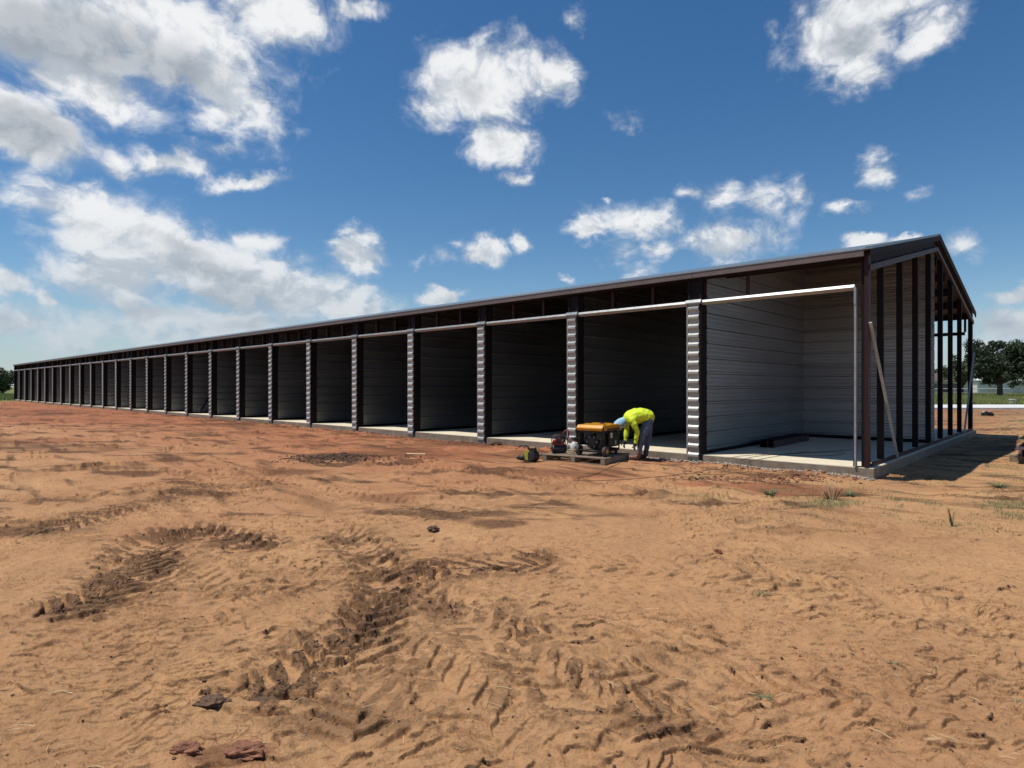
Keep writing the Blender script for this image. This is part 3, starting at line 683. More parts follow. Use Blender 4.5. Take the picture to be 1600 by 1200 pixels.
# ------------------------------------------------------------------ leaning boards and loose steel
def board(name, a, b, w, t, mt, label, cat, side=Vector((0, 0, 1)), group=None):
    a = Vector(a); b = Vector(b); d = (b - a); c = (a + b) / 2; u = d.normalized(); n = u.cross(side).normalized(); v = n.cross(u)
    m = MB(); m.obox((0, 0, 0), d / 2, n * t / 2, v * w / 2)
    o = m.build(name, mt, None, bevel=.004, loc=c); tag(o, label, cat, group); return o
y1 = gable_y(1398)
board('wooden_brace', loc_xy(GX + .05, y1, SL + .01), loc_xy(GX + .03, -.03, 2.56), .045, .03, M_brace,
      'pale wooden brace leaning from slab up to the dark red front corner column', 'brace', Vector((.73, -.68, 0)))
board('wooden_brace', loc_xy(GX + .05, gable_y(1503), SL + .01), loc_xy(GX + .04, W2 - .08, 2.55), .045, .03, M_brace,
      'pale brace leaning against the far corner column of the gable', 'brace', Vector((.73, -.68, 0)))
k9 = 9
p0 = loc_xy(-BAY * 9 - .75 , .35, SL); 
pole = MB(); a = loc_xy(-BAY * 9 - .55, 1.2, SL + .01); b = loc_xy(-BAY * 10 + .19, .9, SL + 1.75)
board('dark_pole', loc_xy(-BAY * 10 + .55, .35, SL + .012), loc_xy(-BAY * 10 + .19, 1.55, SL + 1.75), .06, .06, M_dark, 'thin dark pole leaning against the wall inside a distant bay', 'pole', Vector((1, 0, 0)))

def purlin_mesh(L_, h=.2, w=.07, t=.012):
    m = MB(); m.prism([(0, 0), (w, 0), (w, t), (t, t), (t, h - t), (w, h - t), (w, h), (0, h)], 'y', 0, L_); return m
rzb = -(math.pi / 2 - ANG)
M_pur = mat('purlin_primer', (.085, .040, .038), (.055, .026, .026), .5, .1, 4.)
p = gp(1201, 699, SL)
for i, (dx, dz, L_, lb) in enumerate(((0, 0, 2.5, 'dark steel channel on the bay floor, lying nearest the side wall'), (.16, 0, 2.6, 'dark red steel channel on the bay floor, lying farthest from the side wall'), (.08, .152, 2.2, 'dark steel channel lying on top of two others on the bay floor'))):
    m = MB(); m.prism([(-.07, 0), (.07, 0), (.07, .15), (.058, .15), (.058, .012), (-.058, .012), (-.058, .15), (-.07, .15)], 'y', 0, L_)
    if i == 2: m = MB(); m.box(-.1, .1, .0, L_, 0, .03)
    o = m.build('steel_channel', M_pur if i == 1 else M_dark, None)
    o.location = (p.x - .12 + dx * .73, p.y - dx * .68, SL + dz + .001); o.rotation_euler = (0, 0, rzb + R(2))
    tag(o, lb, 'channel', 'steel channels on the nearest bay floor')
# purlins stacked at the right edge of the picture
q = gp(1590, 723)
for i, (dx, dz, back, lb) in enumerate(((0, 0, .0, 'long dark primed beam at the right edge, lowest and nearest the building'), (.24, 0, .05, 'long dark primed beam at the right edge, second in the lower layer'), (.02, .165, .75, 'long dark primed beam at the right edge, upper layer and set back'), (.26, .165, .5, 'long dark primed beam at the right edge, upper layer and farther right'))):
    m = MB(); m.prism([(0, 0), (.22, 0), (.22, .012), (.118, .012), (.118, .148), (.22, .148), (.22, .16), (0, .16), (0, .148), (.102, .148), (.102, .012), (0, .012)], 'y', 0, 5.6)
    o = m.build('steel_beam', M_pur if i != 2 else M_dark, None)
    v = Vector((q.x + .02, q.y + .10, .10)) + Vector((math.sin(ANG), -math.cos(ANG), 0)) * dx + Vector((math.cos(ANG), math.sin(ANG), 0)) * back
    o.location = (v.x, v.y, .10 + dz); o.rotation_euler = (0, 0, rzb); tag(o, lb, 'beam', 'beams stacked at the right edge')
for i, s_ in enumerate((.5, 2.6, 4.6)):
    v = Vector((q.x, q.y + .10, 0)) + Vector((math.cos(ANG), math.sin(ANG), 0)) * s_
    m = MB(); m.box(-.1, .75, -.045, .045, -.06, .098); o = m.build('timber_skid', M_wood, None, bevel=.004); o.location = (v.x, v.y, 0); o.rotation_euler = (0, 0, rzb)
    tag(o, ('front', 'middle', 'rear')[i] + ' timber skid under the dark beams at the right edge', 'timber', 'skids under the beams')

# ------------------------------------------------------------------ pallet, generator and tools
PA = R(56); PE1 = Vector((math.cos(PA), math.sin(PA), 0)); PE2 = Vector((-math.sin(PA), math.cos(PA), 0))
pal = empty('wooden_pallet', gp(945, 728.5), PA); pal.location.z = .012
tag(pal, 'weathered wooden pallet on the dirt carrying the generator', 'pallet')
PT = .135                                            # top of deck above pallet base
def pbox(nm, *b): MB().box(*b).build(nm, M_wood, pal, bevel=.003)
for y in (.0, .64, 1.28): pbox('stringer', 0, 1.15, y, y + .09, .016, .115)
for i in range(7): pbox('deck_board', .0 + .176 * i, .0 + .176 * i + .105 + .02 * (i % 2), -.005 - .01 * (i % 3), 1.375, .1165, PT)
for x in (.0, .52, 1.04): pbox('bottom_board', x, x + .1, 0, 1.37, .0, .0155)
palz = pal.location.z + PT

M_yel = mat('yellow_plastic', (.62, .30, .02), (.55, .25, .015), .35, .0, 8.)
M_blk = mat('black_plastic', (.018, .018, .019), (.012, .012, .013), .5, .0, 8.)
M_eng = mat('engine_metal', (.10, .10, .10), (.04, .04, .04), .45, .6, 20.)
M_alu = mat('bare_aluminium', (.45, .45, .44), (.33, .33, .32), .4, .8, 20.)
M_tyr = mat('dusty_rubber', (.085, .075, .065), (.04, .036, .033), .85, .0, 12.)
M_wht = mat('white_label', (.62, .62, .60), (.50, .50, .48), .6)
M_rdp = mat('red_paint', (.30, .035, .025), (.22, .025, .02), .4)
M_tan = mat('tan_hose', (.42, .33, .20), (.33, .25, .15), .7)
M_orange = mat('orange_hub', (.60, .25, .015), (.5, .2, .012), .45)
gc = Vector((1.74, 12.33, palz)); GA = math.atan2(-.6, .8)   # local x = right face normal, local y away
gen = empty('portable_generator', gc, GA)
tag(gen, 'portable generator with yellow fuel tank and black frame standing on the pallet', 'generator')
gw, gl, gh = .25, .375, .60                          # half width (x), half length (y), height
def G(nm, m, mt, par=None, **k): return m.build(nm, mt, par or gen, **k)
rr = .016
for sx in (-1, 1):
    x = sx * (gw - .01)
    pts = [(x, -gl, .12), (x, -gl, .46), (x, -gl + .03, .50), (x, gl - .03, .50), (x, gl, .46), (x, gl, .12), (x, gl - .03, .085), (x, -gl + .03, .085), (x, -gl, .12)]
    G('frame_rail', MB().tube(pts, rr, 8), M_blk, smooth=True)
for y in (-gl, gl):
    for z in (.11, .47): G('cross_bar', MB().tube([(-gw + .01, y, z), (gw - .01, y, z)], rr * .95, 8), M_blk, smooth=True)
tk = MB(); tk.prism([(-gl - .03, .495), (gl + .03, .495), (gl + .045, .53), (gl + .045, .55), (gl + .0, .605), (-gl - .0, .605), (-gl - .045, .55), (-gl - .045, .53)], 'x', -gw - .03, gw + .03)
tank = G('fuel_tank', tk, M_yel, bevel=.012)
G('tank_seam', MB().box(-gw - .045, gw + .045, -gl - .06, gl + .06, .536, .546), M_yel, tank, bevel=.003)
for y in (-.16, .14): G('tank_rib', MB().box(-gw + .03, gw - .03, y - .05, y + .05, .604, .622), M_yel, tank, bevel=.006)
G('fuel_cap', MB().lathe((.05, .02, .60), (0, 0, 1), [(0, .045), (.035, .045), (.04, .035)], 14), M_blk, tank)
G('tank_decal', MB().box(gw + .0305, gw + .034, -.20, .30, .502, .532), M_blk, tank)
G('tank_strap', MB().box(gw + .031, gw + .048, -gl - .02, -gl + .02, .44, .56), M_blk, tank)
eb = MB(); eb.box(-.17, .17, -.20, .12, .14, .40)
eng = G('engine', eb, M_eng, bevel=.02)
for i in range(7): G('cooling_fin', MB().box(-.20, .19, -.23 + .0, -.10, .19 + .03 * i, .197 + .03 * i), M_eng, eng)
G('recoil_cover', MB().lathe((-.02, -.20, .27), (0, -1, 0), [(0, .135), (.05, .13), (.075, .09), (.08, .03)], 20), M_blk, eng)
for k in range(6):
    a = k * math.pi / 3; G('recoil_slot', MB().obox((-.02 + .1 * math.cos(a), -.268, .27 + .1 * math.sin(a)), (.028 * math.cos(a), 0, .028 * math.sin(a)), (0, .006, 0), (-.006 * math.sin(a), 0, .006 * math.cos(a))), M_alu, eng)
G('air_filter', MB().box(.09, .225, -.30, -.17, .32, .46), M_blk, eng, bevel=.015)
G('muffler', MB().lathe((-.14, -.10, .42), (0, 1, 0), [(0, .06), (.005, .075), (.24, .075), (.245, .06)], 14), M_eng, eng)
G('spark_lead', MB().tube([(.1, -.25, .30), (.14, -.30, .26), (.17, -.28, .2), (.12, -.2, .17)], .006, 6), M_tyr, eng)
G('alternator', MB().lathe((0, .12, .27), (0, 1, 0), [(0, .14), (.18, .14), (.2, .12), (.22, .05)], 18), M_eng, smooth=False)
cpn = G('control_panel', MB().box(gw - .035, gw - .005, -.06, gl - .03, .16, .47), M_blk, bevel=.01)
G('warning_label', MB().box(gw - .004, gw - .001, .0, .085, .34, .44), M_wht, cpn)
G('warning_label', MB().box(gw - .004, gw - .001, .20, .24, .20, .28), M_wht, cpn)
for y in (.14, .22, .30): G('outlet', MB().lathe((gw - .005, y, .39), (1, 0, 0), [(0, .026), (.008, .026), (.009, .015)], 12), M_eng, cpn)
for sx in (-1, 1):
    wx = sx * (gw + .02)
    wh = G('wheel', MB().lathe((wx, -gl + .09, .105), (sx, 0, 0), [(0, .060), (.05, .060), (.062, .045)], 18), M_orange)
    G('tyre', MB().lathe((wx, -gl + .09, .105), (sx, 0, 0), [(-.012, .07), (-.012, .095), (.0, .104), (.045, .104), (.058, .095), (.058, .064)], 22), M_tyr, wh, smooth=True)
    G('foot', MB().box(sx * .2 - .02, sx * .2 + .02, gl - .08, gl - .03, .0, .08), M_blk)
G('skid_plate', MB().box(-.2, .2, -gl + .03, gl - .03, .075, .10), M_blk)

# red air compressor at the left end of the pallet
ac = empty('air_compressor', pal.location + PE1 * .30 + PE2 * 1.16 + Vector((0, 0, PT)), R(10))
ac.scale = (.85, .85, .85)
tag(ac, 'small red air compressor with black tank standing at the left end of the pallet', 'compressor')
def A(nm, m, mt, par=None, **k): return m.build(nm, mt, par or ac, **k)
A('tank', MB().lathe((-.17, 0, .11), (1, 0, 0), [(-.02, .04), (.0, .085), (.03, .10), (.31, .10), (.34, .085), (.36, .04)], 18), M_blk, smooth=True)
mo_ = A('motor_housing', MB().prism([(-.15, .20), (.12, .20), (.12, .27), (.05, .33), (-.06, .36), (-.15, .28)], 'y', -.085, .085), M_rdp, bevel=.015)
A('cooling_grille', MB().box(-.10, .02, -.092, -.086, .23, .30), M_blk, mo_)
A('gauge', MB().lathe((.07, -.08, .31), (.3, -1, .2), [(0, .028), (.02, .028), (.022, .02)], 12), M_alu, mo_)
A('pump_head', MB().box(.03, .14, -.06, .06, .26, .42), M_eng, bevel=.01)
A('handle', MB().tube([(-.15, -.08, .2), (-.17, -.08, .36), (-.10, -.08, .43), (.07, -.08, .43), (.13, -.08, .36), (.14, -.08, .2)], .011, 8), M_blk, smooth=True)
A('handle', MB().tube([(-.15, .08, .2), (-.17, .08, .36), (-.10, .08, .43), (.07, .08, .43), (.13, .08, .36), (.14, .08, .2)], .011, 8), M_rdp, smooth=True)
A('top_plate', MB().box(-.11, .08, -.085, .085, .425, .437), M_eng, bevel=.003)
A('hose', MB().tube([(.08, 0, .42), (.12, -.02, .52), (.19, -.03, .56), (.24, -.03, .50), (.23, -.02, .40), (.19, .0, .3)], .016, 8), M_rdp, smooth=True)
for x in (-.13, .11): 
    for y in (-.07, .07): A('foot', MB().box(x - .02, x + .02, y - .015, y + .015, 0, .03), M_tyr)
A('bracket', MB().box(-.14, .12, -.05, .05, .19, .205), M_rdp)

# hose coil and small tools between compressor and generator
pts = []
hc_ = pal.location + PE1 * .24 + PE2 * .78 + Vector((0, 0, PT))
for i in range(46):
    a = i * .42; r_ = .10 + .035 * math.sin(i * .9) - .0004 * i
    pts.append(hc_ + Vector((r_ * math.cos(a) * 1.1, r_ * math.sin(a), .012 + .0022 * i + .012 * math.sin(i * 1.7))))
cen = hc_.copy(); o = MB().tube([p - cen for p in pts], .009, 6).build('air_hose', M_tan, None, smooth=True, loc=cen)
tag(o, 'tan air hose coiled on the pallet beside the red compressor', 'hose')
dt = empty('power_drill', hc_ + Vector((.05, .06, .125)), R(200)); tag(dt, 'black cordless drill lying on the coiled hose', 'drill')
MB().lathe((-.10, 0, .17), (1, 0, .15), [(0, .02), (.01, .034), (.15, .034), (.17, .022), (.22, .018), (.23, .008)], 12).build('drill_body', M_blk, dt, smooth=True)
MB().obox((-.05, 0, .09), (.018, 0, .004), (0, .016, 0), (-.012, 0, .07)).build('handle', M_blk, dt, bevel=.004)
MB().box(-.11, .02, -.035, .035, -.01, .035).build('battery', M_eng, dt, bevel=.006)
jg = hc_ + PE2 * .19 + PE1 * .35
o = empty('plastic_jug', jg, .4); tag(o, 'white plastic jug behind the hose on the pallet', 'jug')
MB().lathe((0, 0, 0), (0, 0, 1), [(0, .07), (.01, .08), (.16, .08), (.21, .04), (.23, .025)], 14).build('jug_body', M_wht, o, smooth=True)
MB().lathe((0, 0, .23), (0, 0, 1), [(0, .028), (.025, .028)], 12).build('cap', M_rdp, o)
MB().tube([(.05, 0, .2), (.1, 0, .19), (.105, 0, .13), (.078, 0, .1)], .011, 6).build('handle', M_wht, o, smooth=True)

# yellow and black cut-off saw lying on the dirt left of the pallet
M_lim = mat('lime_yellow_plastic', (.52, .47, .05), (.42, .38, .04), .4)
sp_ = gp(825, 724); sw_ = empty('power_tool', (sp_.x, sp_.y + .12, .0), R(-20)); sw_.location.z = ground_h(sp_.x, sp_.y + .12)
tag(sw_, 'yellow and black power tool lying on the dirt left of the pallet', 'power tool')
def T(nm, m, mt, par=None, **k): return m.build(nm, mt, par or sw_, **k)
T('motor_drum', MB().lathe((.07, -.08, .12), (.45, .85, 0), [(0, .07), (.01, .105), (.16, .105), (.18, .09)], 18), M_blk, smooth=False)
bd = T('body', MB().prism([(-.10, .03), (.06, .03), (.09, .12), (.06, .21), (-.01, .25), (-.07, .17)], 'y', -.05, .06), M_lim, bevel=.018)
T('nose', MB().lathe((-.05, .0, .09), (-1, .1, -.12), [(0, .07), (.1, .055), (.19, .025), (.20, .01)], 12), M_blk, smooth=True)
T('handle', MB().tube([(.05, 0, .20), (.01, 0, .29), (-.05, 0, .325), (-.12, 0, .318), (-.20, 0, .295)], [.02, .018, .02, .018, .008], 8), M_blk, bd, smooth=True)
T('trigger_guard', MB().tube([(.05, 0, .23), (.11, 0, .30), (.13, 0, .25), (.10, 0, .2)], .009, 6), M_lim, bd, smooth=True)
T('battery', MB().box(.06, .17, -.06, .05, .20, .28), M_blk, bevel=.01)
T('guide_foot', MB().box(-.06, .1, -.09, .09, -.004, .02), M_eng)
# loose boards by the pallet
b0 = gp(838, 714); b1 = gp(860, 712)
board('loose_board', b0 + Vector((0, .2, .03)), b0 + Vector((.62, .12, .05)), .10, .022, M_wood, 'loose board on the dirt at the left end of the pallet', 'board', Vector((0, 1, 0)))
bq = gp(650, 712); board('loose_board', bq + Vector((-.22, .02, .035)), bq + Vector((.22, -.06, .035)), .09, .025, mat('pale_wood', (.55, .38, .22), (.45, .30, .17), .8), 'short pale board lying alone on red dirt before the bays', 'board', Vector((0, 1, .1)))

# cords from the generator over the slab edge into the nearest bay
M_cord = mat('dusty_black_cord', (.085, .055, .038), (.03, .022, .018), .6)
def smooth_path(P, k=8):
    P = [Vector(p) for p in P]; out = []
    for i in range(len(P) - 1):
        p0 = P[max(i - 1, 0)]; p1 = P[i]; p2 = P[i + 1]; p3 = P[min(i + 2, len(P) - 1)]
        for j in range(k):
            t = j / k; out.append(.5 * ((2 * p1) + (p2 - p0) * t + (2 * p0 - 5 * p1 + 4 * p2 - p3) * t * t + (3 * p1 - p0 - 3 * p2 + p3) * t ** 3))
    return out + [P[-1]]
def cord(P, label, r=.0045, mt=None, lift=True):
    Q = smooth_path(P)
    if lift:
        xs = np.array([q.x for q in Q]); ys = np.array([q.y for q in Q]); h = ground_fields(xs, ys)[0]
        lx = (xs - BX) * (-DT[0]) + (ys - BY) * (-DT[1]); ly = (xs - BX) * DS[0] + (ys - BY) * DS[1]
        for i, q in enumerate(Q):
            if ly[i] < -.06: q.z = max(q.z, h[i] + r * .8)
            else: q.z = max(q.z, SL + r)
    c = Q[0].copy(); o = MB().tube([q - c for q in Q], r, 6).build('extension_lead', mt or M_cord, None, smooth=True, loc=c)
    return tag(o, label, 'extension cord')
def bp_(px, py): return gp(px, py, SL + .01)
g0 = gp(975, 722)
cord([g0 + Vector((-.12, .3, .15)), g0, gp(930, 741), gp(905, 746), gp(900, 751), gp(960, 750), gp(1040, 744), gp(1100, 738), gp(1135, 733), gp(1136, 724, .1), bp_(1138, 716), bp_(1175, 711), bp_(1240, 709), bp_(1310, 706), bp_(1318, 709), bp_(1290, 712), bp_(1230, 712)],
     'long black cord looping from the pallet over the slab edge into the nearest bay')
cord([gp(985, 724), gp(1035, 726), gp(1075, 737), gp(1125, 736), gp(1155, 737), gp(1157, 728, .1), bp_(1159, 719), bp_(1190, 712), bp_(1260, 707), bp_(1330, 703)], 'black cord crossing the slab edge, middle of the three drops')
cord([gp(990, 728), gp(1050, 732), gp(1110, 742), gp(1150, 740), gp(1168, 738), gp(1169, 730, .1), bp_(1171, 722), bp_(1190, 717), bp_(1225, 711), bp_(1265, 704)], 'black cord crossing the slab edge, rightmost of the three drops')

# ------------------------------------------------------------------ person
def skin(name, chains, mat_, parent, sub=1, root=None):
    """chains: lists of (x,y,z,r) or index names; joined where points coincide"""
    me = bpy.data.meshes.new(name); idx = {}; vs = []; rad = []; es = []
    for ch in chains:
        prev = None
        for p in ch:
            key = tuple(round(c, 4) for c in p[:3])
            if key not in idx: idx[key] = len(vs); vs.append(p[:3]); rad.append(p[3] if isinstance(p[3], tuple) else (p[3], p[3]))
            i = idx[key]
            if prev is not None and prev != i: es.append((prev, i))
            prev = i
    me.from_pydata(vs, es, []); o = bpy.data.objects.new(name, me); col.objects.link(o)
    md = o.modifiers.new('skin', 'SKIN'); md.use_smooth_shade = True; md.branch_smoothing = .6
    for i, s in enumerate(me.skin_vertices[0].data): s.radius = rad[i]; s.use_root = (i == 0)
    if sub: 
        sm = o.modifiers.new('sub', 'SUBSURF'); sm.levels = sub; sm.render_levels = sub
    dg = bpy.context.evaluated_depsgraph_get(); ev = o.evaluated_get(dg)
    m2 = bpy.data.meshes.new_from_object(ev); m2.name = name
    bpy.data.objects.remove(o); bpy.data.meshes.remove(me)
    m2.materials.clear(); m2.polygons.foreach_set('use_smooth', [True] * len(m2.polygons))
    return link(name, m2, mat_, parent)
def union(name, chains, mat_, parent, vox=.012, smooth=4):
    """one continuous surface grown round chains of (x, y, z, r)"""
    bm = bmesh.new()
    for ch in chains:
        for a, b in zip(ch[:-1], ch[1:]):
            pa, pb = Vector(a[:3]), Vector(b[:3]); n = max(2, int((pb - pa).length / .014))
            ra = a[3] if not isinstance(a[3], tuple) else a[3][0]; rb = b[3] if not isinstance(b[3], tuple) else b[3][0]
            for k in range(n + 1):
                t = k / n; bmesh.ops.create_icosphere(bm, subdivisions=2, radius=ra + (rb - ra) * t, matrix=Matrix.Translation(pa.lerp(pb, t)))
    me = bpy.data.meshes.new(name); bm.to_mesh(me); bm.free()
    o = bpy.data.objects.new(name, me); col.objects.link(o)
    rm = o.modifiers.new('r', 'REMESH'); rm.mode = 'VOXEL'; rm.voxel_size = vox
    sm = o.modifiers.new('s', 'SMOOTH'); sm.iterations = smooth; sm.factor = .5
    m2 = bpy.data.meshes.new_from_object(o.evaluated_get(bpy.context.evaluated_depsgraph_get())); m2.name = name
    bpy.data.objects.remove(o); bpy.data.meshes.remove(me)
    m2.materials.clear(); m2.polygons.foreach_set('use_smooth', [True] * len(m2.polygons))
    return link(name, m2, mat_, parent)
M_skin = mat('skin', (.30, .17, .11), (.25, .14, .09), .55)
M_shirt = mat('neon_yellow_shirt', (.62, .74, .03), (.50, .62, .02), .75, .0, 9., .35, 14.)
M_jean = mat('blue_denim', (.105, .135, .20), (.055, .075, .125), .85, .0, 8., .4, 22.)
M_boot = mat('brown_leather', (.22, .095, .055), (.14, .055, .035), .6, .0, 12.)
M_cap = mat('light_blue_cloth', (.30, .50, .62), (.22, .40, .52), .8, .0, 10.)
M_glove = mat('dark_glove', (.03, .03, .035), (.02, .02, .022), .8)
pp = gp(1000, 719.5)
per = empty('person', (pp.x, pp.y, 0), R(4)); per.location.z = ground_h(pp.x, pp.y) + .005
tag(per, 'person in neon yellow shirt and jeans bending over beside the generator', 'person')
pel = (.165, 0, .83, .125)
def legs(r):
    near = [(.15, -.09, .78, .085 * r), (.085, -.105, .63, .083 * r), (.005, -.115, .47, .062 * r), (-.02, -.115, .34, .056 * r), (-.055, -.115, .10, .042 * r)]
    farl = [(.18, .09, .78, .085 * r), (.20, .10, .62, .080 * r), (.20, .105, .46, .062 * r), (.185, .105, .33, .055 * r), (.15, .10, .10, .042 * r)]
    return near, farl
def arms(r):
    na = [(-.205, -.10, .835, .092 * r), (-.215, -.19, .80, .062 * r), (-.165, -.225, .69, .053 * r), (-.125, -.23, .585, .047 * r), (-.13, -.215, .46, .041 * r), (-.145, -.20, .355, .031 * r)]
    fa = [(-.205, .10, .835, .092 * r), (-.23, .18, .80, .060 * r), (-.24, .20, .69, .052 * r), (-.22, .21, .59, .046 * r), (-.24, .18, .47, .040 * r), (-.26, .16, .37, .031 * r)]
    return na, fa
na, fa = arms(.9); nl, fl = legs(.9)
spine = [pel, (.09, 0, .895, .115), (-.02, 0, .915, .12), (-.13, 0, .895, .13), (-.20, 0, .86, .11)]
neck = [(-.20, 0, .86, .11), (-.285, 0, .80, .055), (-.33, 0, .765, .055), (-.385, 0, .735, .085), (-.43, 0, .70, .092), (-.47, 0, .665, .07)]
handN = [(-.145, -.20, .355, .031), (-.155, -.195, .31, (.026, .038)), (-.16, -.19, .275, (.022, .038))]
handF = [(-.26, .16, .37, .031), (-.275, .155, .325, (.026, .038)), (-.285, .15, .29, (.022, .038))]
def fingers(c, sy):
    out = []
    for i, (dy, ln) in enumerate(((-.03, .055), (-.01, .068), (.011, .072), (.031, .064))):
        b = (c[0], c[1] + dy, c[2] - .01, .0105)
        out.append([b, (c[0] - .01, c[1] + dy * 1.15, c[2] - .01 - ln * .5, .0095), (c[0] + .008, c[1] + dy * 1.2, c[2] - .01 - ln, .008)])
    out.append([(c[0] - .01, c[1] - .028 * sy, c[2] + .03, .012), (c[0] - .045, c[1] - .04 * sy, c[2] + .005, .011), (c[0] - .055, c[1] - .035 * sy, c[2] - .03, .009)])
    return out
body = union('body', [spine, neck, [spine[-1], na[0]] + na[1:] + handN[1:], [spine[-1], fa[0]] + fa[1:] + handF[1:], [pel] + nl, [pel] + fl], M_skin, per, .013)
NA, FA = arms(1.18); NL, FL = legs(1.15)
sp2 = [(.155, 0, .852, .150), (.09, 0, .880, .158), (-.02, 0, .885, .165), (-.12, 0, .865, .172), (-.205, 0, .835, .150), (-.275, 0, .800, .095)]
sides = [[(p[0], sy * .055, p[2], p[3] * .86) for p in sp2[:5]] for sy in (-1, 1)]
shirt = union('shirt', [sp2] + sides + [[sp2[4], NA[0]] + NA[1:], [sp2[4], FA[0]] + FA[1:]], M_shirt, per, .012, 3)
for v in shirt.data.vertices:
    v.co += v.normal * .012 * mnoise.noise(Vector((v.co.x * 16, v.co.y * 9, v.co.z * 16)))
jeans = union('jeans', [[(.12, -.03, .865, .120), (.165, -.03, .825, .125), NL[0]] + NL[1:], [(.12, .03, .865, .120), (.165, .03, .825, .125), FL[0]] + FL[1:]], M_jean, per, .012, 3)
for v in jeans.data.vertices:
    v.co += v.normal * .009 * mnoise.noise(Vector((v.co.x * 14, v.co.y * 14, v.co.z * 20)))
for sgn, an in ((-1, NL[-1]), (1, FL[-1])):
    x, y = an[0], an[1]
    bt_ = skin('boot', [[(x + .005, y, .20, .056), (x, y, .11, .056), (x - .005, y, .055, .052), (x - .08, y, .045, (.045, .05)), (x - .15, y, .036, (.036, .048)), (x - .185, y, .034, (.028, .036))]], M_boot if sgn < 0 else mat('dark_leather', (.05, .03, .024), (.03, .02, .016), .6), per, 2)
    MB().box(x - .20, x + .06, y - .045, y + .045, -.004, .012).build('sole', M_tyr, bt_, bevel=.004)
for hnd, sy in ((handN, 1), (handF, -1)):
    c = hnd[-1]
    skin('glove', [[(hnd[0][0], hnd[0][1], hnd[0][2] + .02, .040), (hnd[1][0], hnd[1][1], hnd[1][2], (.032, .045)), (c[0], c[1], c[2] - .005, (.026, .044))]] , M_glove, per, 1)
    for f in fingers(c, sy): skin('glove_finger', [[(q[0], q[1], q[2], q[3] * 1.25) for q in f]], M_glove, per, 1)
# head details: crown of the head points down-left
hv = Vector((-.72, 0, -.55)).normalized()
hc = Vector((-.425, 0, .705))
cap = union('cap', [[(-.265, 0, .808, .080), (-.31, 0, .785, .085), (-.36, 0, .755, .098), (-.40, 0, .728, .108), (-.445, 0, .695, .106), (-.485, 0, .665, .075)]], M_cap, per, .012, 2)
MB().obox((-.475, 0, .60), (.012, 0, -.065), (0, .075, 0), (.006, 0, .004)).build('cap_bill', M_cap, cap, bevel=.003)
MB().obox((-.42, 0, .60), (.02, 0, .01), (0, .018, 0), (.01, 0, -.022)).build('nose', M_skin, per, bevel=.006)
for sy in (-1, 1):
    MB().obox((-.385, sy * .088, .70), (.018, 0, -.026), (0, .008, 0), (.02, 0, .014)).build('ear', M_skin, per, bevel=.004)
    MB().lathe((-.432, sy * .034, .618), (.2, 0, -1), [(0, .014), (.006, .010)], 8).build('eye', M_wht, per)
MB().obox((-.37, 0, .605), (.006, 0, .004), (0, .026, 0), (.003, 0, -.004)).build('mouth', M_rdp, per)

# ------------------------------------------------------------------ trees, grass, far houses
M_leaf = mat('dark_leaves', (.042, .068, .022), (.020, .034, .012), .6, .0, .9)
M_leaf2 = mat('mid_green_leaves', (.075, .105, .035), (.035, .055, .02), .6, .0, .9)
M_bark = mat('bark', (.10, .075, .055), (.055, .04, .03), .9, .0, 4., .4, 8.)
def leaf_cards(centres, radii, per_c, size, seed):
    r = np.random.default_rng(seed); V = []
    for c, rd in zip(centres, radii):
        d = r.normal(size=(per_c, 3)); d /= np.linalg.norm(d, axis=1)[:, None]
        p = np.array(c) + d * rd * (r.random((per_c, 1)) ** .45) * np.array((1, 1, .8))
        u = r.normal(size=(per_c, 3)); u /= np.linalg.norm(u, axis=1)[:, None]
        w = np.cross(u, r.normal(size=(per_c, 3))); w /= np.linalg.norm(w, axis=1)[:, None]
        s = size * (.6 + .8 * r.random((per_c, 1)))
        V.append(np.stack([p - u * s, p + w * s * .55, p + u * s, p - w * s * .55], 1))
    V = np.concatenate(V).reshape(-1, 3); n = len(V) // 4
    me = bpy.data.meshes.new('crown'); me.from_pydata(V.tolist(), [], np.arange(n * 4).reshape(-1, 4).tolist()); return me
